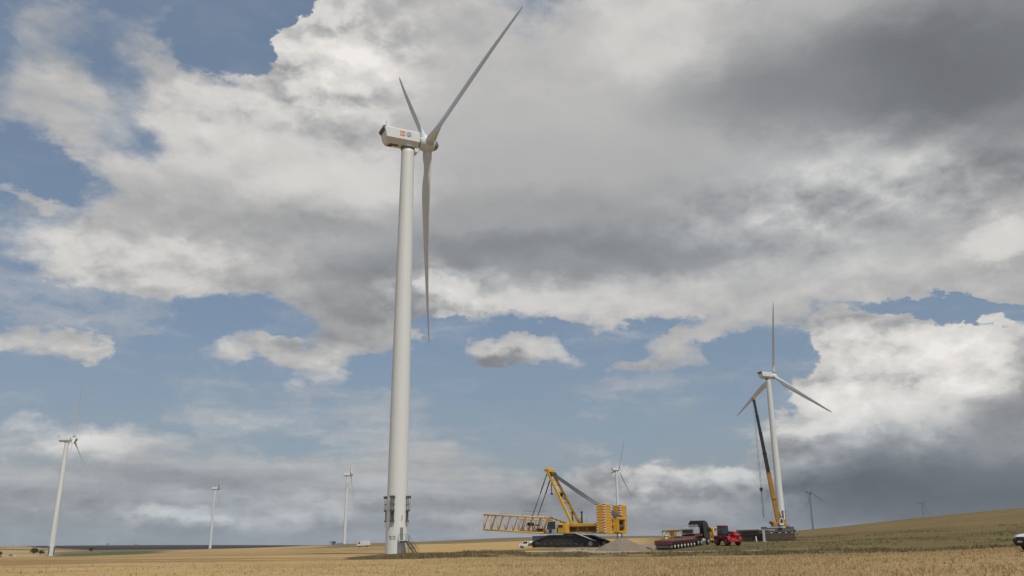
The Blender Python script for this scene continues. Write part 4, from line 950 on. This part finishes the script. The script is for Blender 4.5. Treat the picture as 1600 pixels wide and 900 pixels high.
# yellow boom section lying behind the truck
y0, y1 = gp(1042, 166), gp(1122, 160)
ang = math.atan2(y1[1]-y0[1], y1[0]-y0[0]); Ls = float(np.hypot(*(y1-y0)[:2]))
mid = (y0+y1)/2; mid[2] = terrain(*mid[:2])
BS = thing('boom_section', frame_at(mid, ang, 4), 'yellow lattice boom section lying on the ground behind the black truck', 'crane boom section')
m = MB(); lattice(m, (-Ls/2, 0, 1.5), (Ls/2, 0, 1.5), 2.3, 1.9, 2.3, 1.9, 5, .14, .10); m.build('lattice_frame', YEL, BS)
MB().box((Ls/2-.85, -1.1, 1.45), (1.7, .12, 2.0)).box((Ls/2-.75, -1.2, 1.45), (.16, .1, 2.2)).box((Ls/2-.1, -1.2, 1.45), (.16, .1, 2.2)).build('end_plate', YEL, BS)
MB().box((-Ls/2+2.1, -1.1, 1.4), (.9, .12, 1.7)).build('end_plate', YEL, BS)
for x in (-Ls/2+.6, Ls/2-.6): MB().box((x, 0, .22), (.35, 2.6, .44), bev=.02).build('timber_bearer', RUST, BS)
# red telehandler
TP = gp(1137, 141.5)
TH = thing('telehandler', frame_at(TP, R(-90+25)-R(azel(1137, 848)[0])*.6, 2.2) @ Matrix.Scale(.93, 4), 'bright red telehandler with dark glazed cab on big black tyres', 'telehandler')
RED2 = paint('bright_red_paint', (.44, .03, .03), rough=.32, dirt=.18, scale=1.2)
MB().box((0, 0, .95), (4.4, 1.35, .55), bev=.08).box((2.2, 0, .85), (.3, 2.2, .42), bev=.05).build('chassis', RED2, TH)
cb_ = MB().prism([(-1.45, 1.05), (.1, 1.05), (.3, 1.9), (.05, 3.1), (-1.3, 3.1)], -1.1, .2, inset=.05).build('cab', BLK, TH)
MB().box((-.65, -.45, 3.16), (1.6, 1.4, .14), bev=.05).build('cab_roof', RED2, cb_)
MB().prism([(-1.3, 1.75), (.2, 1.75), (0, 3.0), (-1.2, 3.0)], -1.13, -1.095).build('side_window', GLASS, cb_)
MB().bar((.29, -.45, 1.85), (.09, -.45, 3.0), 1.1, .05).build('windscreen', GLASS, cb_)
MB().prism([(-1.2, 1.15), (.08, 1.15), (.18, 1.65), (-1.2, 1.65)], -1.14, -1.095).build('door_panel', RED2, cb_)
MB().tube([(-.4, -.2, 3.22), (-.4, -.2, 3.45)], .05, 8).build('beacon', paint('amber_lens', (.6, .2, .02), rough=.3, dirt=.05), cb_)
hd_ = MB().prism([(.3, 1.2), (2.25, 1.2), (2.35, 1.7), (1.9, 1.95), (.3, 2.0)], .15, 1.1, inset=.12).build('engine_hood', RED2, TH)
MB().box((2.33, .62, 1.5), (.05, .6, .3)).build('hood_grille', BLK, hd_)
MB().tube([(1.2, .62, 1.9), (1.2, .62, 2.3)], .42, 16).build('boom_pivot_cover', RED2, TH)
MB().bar((-2.2, .55, 2.1), (1.3, .45, 2.05), .4, .4).build('boom_arm', RED2, TH)
for sx in (-1, 1):
    for s in (-1, 1):
        wheel(TH, (sx*1.55, s*1.0, .66), .66, .48, hub=RED2)
        MB().prism([(sx*1.55-.8, .95), (sx*1.55-.6, 1.5), (sx*1.55+.6, 1.5), (sx*1.55+.8, .95), (sx*1.55+.55, 1.38), (sx*1.55-.55, 1.38)], s*1.0-.28, s*1.0+.28, inset=.03).build('fender', RED2, TH)
for s in (-1, 1):
    MB().box((2.36, s*.82, 1.12), (.12, .42, .4), bev=.06).build('headlight', RED2, TH)
    MB().tube([(.3, -1.1, 2.5), (.55, -1.45, 2.45)], .025, 6).box((.55, -1.5, 2.35), (.06, .2, .4)).build('mirror', BLK, cb_) if s < 0 else None
# stacks of timber crane mats
TIM = paint('weathered_timber', (.105, .078, .058), rough=.9, dirt=.7, scale=1.2, dirtcol=(.055, .042, .033), bump=.5, spec=.15)
TIM_LIT = paint('sunlit_top_timber', (.34, .28, .21), rough=.9, dirt=.6, scale=1.5, dirtcol=(.16, .12, .09), bump=.5, spec=.15)  # pale top mat: sunlight on the upper face put into the colour
def mats(px0, px1, D0, D1, layers, top, label, depth=3.2):
    a, b = gp(px0, D0), gp(px1, D1); c = (a+b)/2; c[2] = terrain(*c[:2]); an = math.atan2(b[1]-a[1], b[0]-a[0]); Ln = float(np.hypot(*(b-a)[:2]))
    t = thing('mat_stack', frame_at(c, an, Ln/2), label, 'timber mats', 'stacks of timber crane mats')
    for i in range(layers):
        sh = random.uniform(-.10, .10); sy = random.uniform(-.08, .08); z = .02+.235*i
        m = MB()
        m.box((sh, depth/2+sy, z+.11), (Ln, depth, .205), bev=.02)
        for k in range(3): m.box((sh-Ln/2+.3+k*(Ln-.6)/2, depth/2+sy, z+.11), (.12, depth+.06, .215))
        m.build('timber_mat', top if i == layers-1 else TIM, t)
    return t
mats(1151, 1187, 171, 168, 9, TIM_LIT, 'taller brown stack of timber mats just right of the red telehandler')
mats(1195.5, 1244, 166, 170, 6, TIM, 'wider brown stack of timber mats in front of the telescopic crane')
p = gp(1194.3, 164)
po = thing('steel_post', Matrix.Translation(p.tolist()), 'pale steel post standing between the two timber mat stacks', 'post')
MB().box((0, 0, .95), (.42, .3, 1.9), bev=.03).build('shaft', LGREY, po); MB().box((0, 0, .03), (.8, .7, .1), bev=.02).build('foot_plate', LGREY, po)
p = gp(1182.3, 164)
po = thing('steel_post', Matrix.Translation(p.tolist()), 'short grey steel post leaning against the taller timber mat stack', 'post')
MB().bar((0, -.1, 0), (.08, .55, .85), .2, .2).build('shaft', MGREY, po); MB().box((0, -.1, .02), (.4, .4, .06), bev=.02).build('foot_plate', MGREY, po)
# telescopic crane under the right-hand turbine
YELM = paint('ochre_crane_paint', (.45, .21, .025), rough=.45, dirt=.35, scale=.5, dirtcol=(.18, .10, .04))
MP = gp(1216, 242)
MC = thing('mobile_crane', Matrix.Translation(MP.tolist()), 'yellow telescopic crane with a black upper boom raised beside a turbine tower', 'crane')
cr_ = MB().box((0, 0, 1.35), (9.0, 2.6, .7), bev=.06).box((-.6, 0, 1.9), (6.4, 2.5, .5), bev=.06).box((3.4, 0, 2.0), (1.6, 2.4, .8), bev=.08).build('carrier', DGREY, MC)
MB().box((-3.7, -1.2, 2.05), (1.5, .3, .7), bev=.05).build('tool_box', DGREY, cr_); MB().box((-4.05, -1.35, 1.05), (.5, .3, .8), bev=.04).build('mudflap', BLK, cr_)
MB().box((-2.2, -1.33, 1.55), (2.4, .06, .25)).build('side_stripe', LGREY, cr_)
for i in range(5):
    for s in (-1, 1): wheel(MC, (-3.6+i*1.65+(.5 if i > 1 else 0), s*1.1, .65), .65, .45)
for x in (-4.1, 4.1):
    for s in (-1, 1):
        MB().bar((x, 0, 1.2), (x, s*3.4, 1.2), .3, .3).tube([(x, s*3.3, .1), (x, s*3.3, 1.35)], .14, 10).box((x, s*3.3, .06), (.8, .8, .12)).build('outrigger', MGREY, MC)
ss = MB().box((.6, 0, 2.95), (3.6, 2.3, 1.0), bev=.1).box((1.8, 0, 3.7), (1.2, 2.0, 1.2), bev=.15).box((-1.0, .3, 3.5), (1.1, 1.6, .8), bev=.1).build('superstructure', YELM, MC)
cbm = MB().prism([(.25, 2.7), (1.25, 2.7), (1.25, 4.5), (.5, 4.5), (.2, 3.6)], -2.1, -1.15, inset=.06).build('operator_cab', WHT, MC)
MB().prism([(.4, 3.3), (1.1, 3.3), (1.1, 4.3), (.55, 4.3)], -2.13, -2.09).build('cab_window', GLASS, cbm)
MB().box((-1.7, -.9, 3.3), (.8, .5, .5), bev=.04).build('winch', BLK, MC)
foot = np.array([0.6, 0, 3.0]); tipw = at(1177.3, 622, 239) - MP
tip = Vector(tipw.tolist()); ft = Vector(foot.tolist()); dirb = (tip-ft).normalized()
def boomseg(f0, f1, w, mat, name, parent):
    m = MB(); m.bar(ft.lerp(tip, f0), ft.lerp(tip, f1), w, w*1.15)
    e = ft.lerp(tip, f1); m.bar(e-dirb*.35, e, w*1.12, w*1.3)
    return m.build(name, mat, parent)
bb = boomseg(0, .40, .86, YELM, 'base_boom', MC)
for k, (f0, f1, w) in enumerate(((.398, .56, .74), (.558, .72, .66), (.718, .86, .58), (.858, .985, .5))):
    boomseg(f0, f1, w, BLK, 'telescopic_boom', bb)
MB().box(tip, (.95, .7, .6), bev=.1).build('boom_head', YELM, bb)
MB().tube([(1.9, 0, 2.6), ft.lerp(tip, .2)], .22, 10).build('luffing_cylinder', MGREY, MC)
MB().box(ft.lerp(tip, .205)+Vector((.2, -.3, 0)), (1.2, .5, .8), bev=.06).build('boom_bracket', YELM, bb)
hx = tip+Vector((-.15, 0, -.3)); hkz = float(at(1189.5, 764, 239)[2]-MP[2])
for s in (-.14, .14):
    MB().tube([hx+Vector((s, 0, 0)), (hx.x+s, hx.y, hkz+.4)], .03, 5).build('hoist_rope', ROPE, MC)
hk = MB().lathe([(.1, -.22), (.42, -.18), (.42, .18), (.1, .22)], 16, 'y', (hx.x, hx.y, hkz)).box((hx.x, hx.y, hkz-.2), (.42, .5, 1.0), bev=.06).tube([(hx.x, hx.y, hkz-.6), (hx.x+.2, hx.y, hkz-.9), (hx.x, hx.y, hkz-1.15), (hx.x-.2, hx.y, hkz-1.0)], .09, 6).build('hook_block', BLK, MC)
slz = float(at(1191, 808, 239)[2]-MP[2])
MB().tube([(hx.x, hx.y, hkz-1.1), (hx.x-.22, hx.y, hkz-2.6), (hx.x-.12, hx.y, slz)], .05, 6).tube([(hx.x, hx.y, hkz-1.1), (hx.x+.2, hx.y, hkz-2.6), (hx.x+.10, hx.y, slz)], .05, 6).tube([(hx.x-.12, hx.y, slz), (hx.x+.10, hx.y, slz)], .05, 6).build('chain_sling', ROPE, hk)
# blue container, pickup, white van, the car at the edge
BLUE_ = paint('container_blue', (.035, .06, .17), rough=.5, dirt=.35, scale=.8)
cp = gp(854, 203); CT = thing('shipping_container', frame_at(cp, R(4), 3), 'blue shipping container half hidden behind the crawler tracks', 'container')
m = MB().box((0, 0, 1.22), (6.0, 2.38, 2.3))
for i in range(20):
    for s in (-1, 1): m.box((-2.85+i*.3, s*1.2, 1.25), (.14, .07, 2.15))
m.build('body', BLUE_, CT)
for x in (-3.02, 3.02):
    for s in (-1, 1): MB().box((x, s*1.2, 1.23), (.14, .14, 2.46)).build('corner_post', BLUE_, CT)
for s in (-1, 1): MB().box((0, s*1.2, 2.43), (6.0, .13, .13)).build('top_rail', BLUE_, CT)
pk = gp(825.5, 187)
PK = thing('pickup_truck', frame_at(pk, R(180-14+2), 2) @ Matrix.Scale(.86, 4), 'small white pickup truck with a brown bed, left of the crane tracks', 'pickup')
b_ = MB().prism([(.1, .38), (2.25, .36), (2.35, .62), (2.25, .98), (1.35, 1.08), (.95, 1.62), (-.05, 1.66), (-.1, .4)], -.85, .85, inset=.07).build('body', WHT, PK)
MB().bar((1.33, 0, 1.1), (.98, 0, 1.58), 1.42, .05).build('windscreen', GLASS, b_)
for s in (-1, 1):
    MB().prism([(.05, 1.05), (1.22, 1.05), (.9, 1.55), (.05, 1.57)], s*.845-.02, s*.845+.02).build('side_window', GLASS, b_)
    MB().box((2.3, s*.62, .8), (.08, .35, .16)).build('headlight', LGREY, b_)
    for x in (1.55, -1.45): wheel(PK, (x, s*.78, .34), .34, .24)
MB().box((2.3, 0, .5), (.12, 1.5, .2), bev=.03).build('bumper', BLK, b_)
MB().box((-1.35, 0, .68), (2.5, 1.7, .34), bev=.03).build('cargo_bed', RUST, PK)
tag(MB().lathe([(.1, -.55), (.38, -.5), (.38, .5), (.1, .55)], 20, 'x', (0, 0, 0)).build('water_tank', WHT), 'white plastic tank lying on the bed of the small white pickup', 'tank').matrix_world = PK.matrix_world @ Matrix.Translation((-.75, 0, 1.22))
vp = gp(567.5, 452)
VN = thing('cargo_van', frame_at(vp, R(180-6-10), 2), 'distant white box van parked behind the pale field left of the near tower', 'van')
b_ = MB().box((-1.2, 0, 1.75), (4.4, 2.2, 2.3), bev=.08).build('cargo_box', WHT, VN)
b_ = MB().prism([(1.05, .5), (3.1, .5), (3.2, 1.2), (2.6, 1.55), (2.0, 2.75), (1.05, 2.8)], -1.0, 1.0, inset=.08).build('cab', WHT, VN)
MB().bar((2.62, 0, 1.6), (2.08, 0, 2.62), 1.7, .05).build('windscreen', GLASS, b_)
for s in (-1, 1):
    MB().prism([(1.3, 1.5), (2.3, 1.5), (1.85, 2.5), (1.3, 2.5)], s*.995-.02, s*.995+.02).build('side_window', GLASS, b_)
    for x in (2.2, -2.0): wheel(VN, (x, s*.9, .4), .4, .28)
MB().box((-.3, 0, .55), (6.2, 1.2, .2)).build('chassis', BLK, VN)
# car nosing into view at the right
CARP = gp(1596.5, 71); hd_car = R(180+2)
fwc = np.array([math.cos(hd_car), math.sin(hd_car)]); cc = CARP[:2]-fwc*2.15-np.array([fwc[1], -fwc[0]])*.0
cc = np.array([*cc, float(terrain(*cc))+.02])
CA = thing('car', frame_at(cc, hd_car, 1.4), 'white car with dark lower bumper nosing in at the right edge of the field', 'car')
DPL = paint('dark_plastic', (.018, .016, .018), rough=.55, dirt=.3)
prof = [(-2.1, .55), (2.0, .55), (2.22, .78), (2.2, .96), (1.9, 1.12), (.95, 1.24), (.3, 1.72), (-1.3, 1.76), (-1.95, 1.3), (-2.15, 1.05)]
b_ = MB().prism(prof, -.92, .92, inset=.16).build('body', WHT, CA)
MB().prism([(1.15, .30), (2.12, .38), (2.26, .55), (2.29, .86), (1.95, .92), (1.5, .84), (1.2, .6)], -.90, .90, inset=.10).build('bumper', DPL, CA)
MB().box((0, 0, .42), (2.4, 1.76, .34), bev=.06).build('sill', DPL, CA)
MB().prism([(-2.2, .35), (-1.3, .35), (-1.3, .8), (-2.22, .85)], -.90, .90, inset=.10).build('rear_bumper', DPL, CA)
MB().bar((.98, 0, 1.25), (.36, 0, 1.67), 1.45, .05).build('windscreen', GLASS, b_)
for s in (-1, 1):
    MB().prism([(-1.5, 1.2), (.7, 1.2), (.22, 1.64), (-1.15, 1.66)], s*.85-.08, s*.85+.08).build('side_window', GLASS, b_)
    MB().box((2.05, s*.66, .98), (.34, .40, .15), Matrix.Rotation(R(12), 3, 'Y'), bev=.05).build('headlight', LGREY, b_)
    for x in (1.38, -1.38):
        wheel(CA, (x, s*.80, .36), .36, .24, hub=LGREY)
    MB().box((.75, s*1.0, 1.22), (.2, .16, .14), bev=.04).build('mirror', WHT, b_)
MB().box((2.24, 0, .92), (.05, .9, .12)).build('grille', BLK, b_)
MB().box((2.285, 0, .66), (.03, .5, .11)).build('number_plate', WHT, CA)
# ------------------------------------------------------------------ people by the trailer
def person(p, heading, vest, trousers, helmet, label):
    bm_me = bpy.data.meshes.new('person'); V = [(0, 0, .95), (0, 0, 1.2), (0, 0, 1.42), (0, 0, 1.52), (.02, 0, 1.63), (.03, 0, 1.74)]
    E_ = [(0, 1), (1, 2), (2, 3), (3, 4), (4, 5)]; Rr = [.155, .15, .17, .062, .10, .085]
    for s in (-1, 1):
        o = len(V); V += [(0, s*.1, .88), (.03, s*.12, .5), (-.01, s*.13, .1), (.15, s*.14, .05)]; Rr += [.10, .075, .055, .05]; E_ += [(0, o), (o, o+1), (o+1, o+2), (o+2, o+3)]
        o = len(V); V += [(0, s*.2, 1.4), (.02, s*.27, 1.14), (.14, s*.24, .92), (.19, s*.23, .84)]; Rr += [.07, .055, .042, .045]; E_ += [(2, o), (o, o+1), (o+1, o+2), (o+2, o+3)]
    bm_me.from_pydata(V, E_, []); ob = bpy.data.objects.new('person', bm_me); COL.objects.link(ob)
    md = ob.modifiers.new('skin', 'SKIN'); md.use_smooth_shade = True
    for i, d in enumerate(bm_me.skin_vertices[0].data): d.radius = (Rr[i], Rr[i]*(1.25 if i in (1, 2) else 1)); d.use_root = (i == 0)
    ob.modifiers.new('sub', 'SUBSURF').levels = 1; ob.modifiers['sub'].render_levels = 1
    dg = bpy.context.evaluated_depsgraph_get(); me = bpy.data.meshes.new_from_object(ob.evaluated_get(dg)); bpy.data.objects.remove(ob)
    skin = paint('skin', (.36, .2, .13), rough=.6, dirt=.05)
    me.materials.clear()
    for m_ in (trousers, vest, skin): me.materials.append(m_)
    for pl in me.polygons:
        c = pl.center; pl.material_index = 2 if (c.z > 1.5 or (c.x > .12 and .6 < c.z < .95)) else (1 if c.z > .95 else 0)
        pl.use_smooth = True
    o = bpy.data.objects.new('person', me); COL.objects.link(o); o.matrix_world = Matrix.Translation(p.tolist()) @ Matrix.Rotation(heading, 4, 'Z')
    MB().lathe([(.155, 1.70), (.14, 1.705), (.135, 1.78), (.09, 1.86), (.02, 1.885)], 18, c=(.03, 0, 0)).build('helmet', helmet, o)
    return tag(o, label, 'person', 'workers by the red trailer')
person(gp(1041.5, 152), R(-60), paint('hi_vis_yellow', (.50, .62, .10), rough=.8, dirt=.1), paint('navy_cloth', (.03, .035, .06), rough=.9, dirt=.2), WHT, 'person in yellow high visibility vest and white helmet behind the red trailer')
person(gp(1050.5, 155), R(160), paint('dark_cloth', (.025, .026, .03), rough=.9, dirt=.2), paint('grey_cloth', (.05, .05, .055), rough=.9, dirt=.2), paint('dark_cap', (.04, .03, .03), rough=.8, dirt=.1), 'person in dark work clothes standing behind the red trailer, near the yellow boom section')
# ------------------------------------------------------------------ bushes and the boulder
LEAF = blade_mat('bush_leaf', (.018, .026, .012), (.07, .085, .035)); LEAF2 = blade_mat('reddish_leaf', (.035, .026, .016), (.12, .085, .05))
WOOD = paint('bark', (.07, .055, .04), rough=.95, dirt=.4)
def bush(p, w, h, label, mat=LEAF, n=1100, cat='bush', trunk=.15):
    root = thing('bush' if cat == 'bush' else 'tree', Matrix.Translation(p.tolist()), label, cat, 'bushes across the far fields')
    nc = 9; cs = np.stack([RNG.normal(0, .30, nc)*w/2*1.3, RNG.normal(0, .30, nc)*w/2*1.3, RNG.uniform(trunk+.18, .72, nc)*h], 1); rr = RNG.uniform(.20, .36, nc)*min(w, h*1.4)
    k = RNG.integers(0, nc, n); d = RNG.normal(0, 1, (n, 3)); d /= np.linalg.norm(d, axis=1)[:, None]
    c = cs[k] + d*(rr[k]*RNG.uniform(.55, 1.05, n)**.6)[:, None]*np.array([1, 1, .8]); c[:, 2] = np.clip(c[:, 2], .04*h, h)
    s = RNG.uniform(.035, .075, n)*min(w, h)
    t1 = RNG.normal(0, 1, (n, 3)); t1 /= np.linalg.norm(t1, axis=1)[:, None]; t2 = np.cross(t1, RNG.normal(0, 1, (n, 3))); t2 /= np.linalg.norm(t2, axis=1)[:, None]
    V = np.stack([c-t1*s[:, None], c-t2*s[:, None]*.6, c+t1*s[:, None], c+t2*s[:, None]*.6], 1).reshape(-1, 3)
    o = mesh_np('crown', V, np.arange(n*4).reshape(n, 4), mat); o.parent = root
    m = MB()
    for q in range(5):
        e = cs[q]*np.array([.8, .8, .9]); m.tube([(0, 0, -.1), (e[0]*.3, e[1]*.3, e[2]*.5), tuple(e)], [.05*h*.6, .035*h*.6, .012*h], 6)
    m.build('trunk', WOOD, root); return root
bush(gp(54, 830), 7.5, 5.2, 'larger dark green bush just left of the leftmost turbine tower')
bush(gp(64.5, 800), 6.2, 3.6, 'lower dark bush touching the larger bush beside the leftmost turbine')
bush(gp(142, 1150), 6.0, 4.6, 'lone dark bush on the edge of the ploughed ridge, right of the leftmost turbine')
bush(gp(-1, 640), 4.2, 3.4, 'dark bush cut by the left edge of the picture', n=700)
bush(gp(19.5, 660), 3.4, 1.7, 'reddish brown low bush in the pale patch at far left', LEAF2, 500)
bush(gp(3.5, 560), 1.9, 1.2, 'small dark shrub low at the left edge near the pale boulder', n=400)
bush(gp(520, 1090), 7.0, 4.6, 'dark bush beside the mound at the foot of a distant turbine', n=700)
bush(gp(167.5, 4300), 11.0, 9, 'tiny lone tree on the far horizon right of the leftmost turbine', n=400, cat='tree', trunk=.35)
bush(gp(212, 4400), 10.0, 7, 'tiny faint tree on the far horizon, second right of the leftmost turbine', n=400, cat='tree', trunk=.35)
bush(gp(20, 4300), 11.0, 5, 'tiny dark tree on the far left horizon', n=300, cat='tree', trunk=.3)
STONE = paint('pale_stone', (.42, .40, .37), rough=.9, dirt=.5, scale=.8, dirtcol=(.2, .18, .15), bump=.4)
bp_ = gp(24, 520); V = []
import bmesh
bmx = bmesh.new(); bmesh.ops.create_icosphere(bmx, subdivisions=3, radius=1)
for v in bmx.verts:
    q = v.co.copy(); k_ = 1+.22*math.sin(q.x*3+1)*math.cos(q.y*2.7)+.12*math.sin(q.z*5+q.x*4); v.co = Vector((q.x*1.15*k_, q.y*.9*k_, max(q.z, -.35)*.85*k_+.25))
me_ = bpy.data.meshes.new('boulder'); bmx.to_mesh(me_); bmx.free(); me_.materials.append(STONE)
bo_ = bpy.data.objects.new('boulder', me_); COL.objects.link(bo_); bo_.location = bp_.tolist(); tag(bo_, 'pale rounded boulder in the stubble at far left', 'boulder')
heap('rubble_mound', gp(532, 1105), 13, 6, 2.0, paint('grey_rubble', (.16, .14, .11), rough=1, dirt=.4, scale=.2), 5.0, 'low grey mound at the foot of the distant turbine left of the near tower', 'mound')

# ------------------------------------------------------------------ unseen cloud, added overhead out of view to shade the far rise
CLOUDM = bpy.data.materials.new('cloud_white'); CLOUDM.use_nodes = True
_b = CLOUDM.node_tree.nodes['Principled BSDF']; _b.inputs['Base Color'].default_value = (.85, .85, .85, 1); _b.inputs['Roughness'].default_value = 1; _b.inputs['Specular IOR Level'].default_value = 0
bmx = bmesh.new(); rr_ = np.random.default_rng(3)
axd = np.array([.533, .846])
for q in range(26):
    t_ = rr_.uniform(-950, 1000); w_ = rr_.uniform(-380, 380); c_ = np.array([1700, 750]) + axd*t_ + np.array([axd[1], -axd[0]])*w_
    bmesh.ops.create_icosphere(bmx, subdivisions=3, radius=1, matrix=Matrix.Translation((c_[0], c_[1], 2500+rr_.uniform(0, 120))) @ Matrix.Diagonal((rr_.uniform(230, 400), rr_.uniform(230, 400), rr_.uniform(110, 230), 1)))
for v in bmx.verts:
    v.co += Vector((math.sin(v.co.y*.021), math.sin(v.co.z*.03+v.co.x*.02), math.sin(v.co.x*.023)))*22
me_ = bpy.data.meshes.new('cloud'); bmx.to_mesh(me_); bmx.free(); me_.materials.append(CLOUDM)
for p_ in me_.polygons: p_.use_smooth = True
cl_ = bpy.data.objects.new('cloud', me_); COL.objects.link(cl_); tag(cl_, 'unseen cloud added overhead to shade the far grassy rise', kind='structure')

# ------------------------------------------------------------------ the air
hm = bpy.data.materials.new('haze'); hm.use_nodes = True; hn = hm.node_tree; hn.nodes.clear()
ho = hn.nodes.new('ShaderNodeOutputMaterial'); hv = hn.nodes.new('ShaderNodeVolumePrincipled')
hv.inputs['Color'].default_value = (.78, .86, .95, 1); hv.inputs['Density'].default_value = 4.5e-5; hv.inputs['Anisotropy'].default_value = 0.0
hn.links.new(hv.outputs[0], ho.inputs['Volume'])
zlo = float(Z.min())-1.0
hz_ = MB().box((0, 0, (zlo+150)/2), (30000, 30000, 150-zlo)).build('haze', hm); tag(hz_, 'thin pale haze over the fields', kind='stuff')
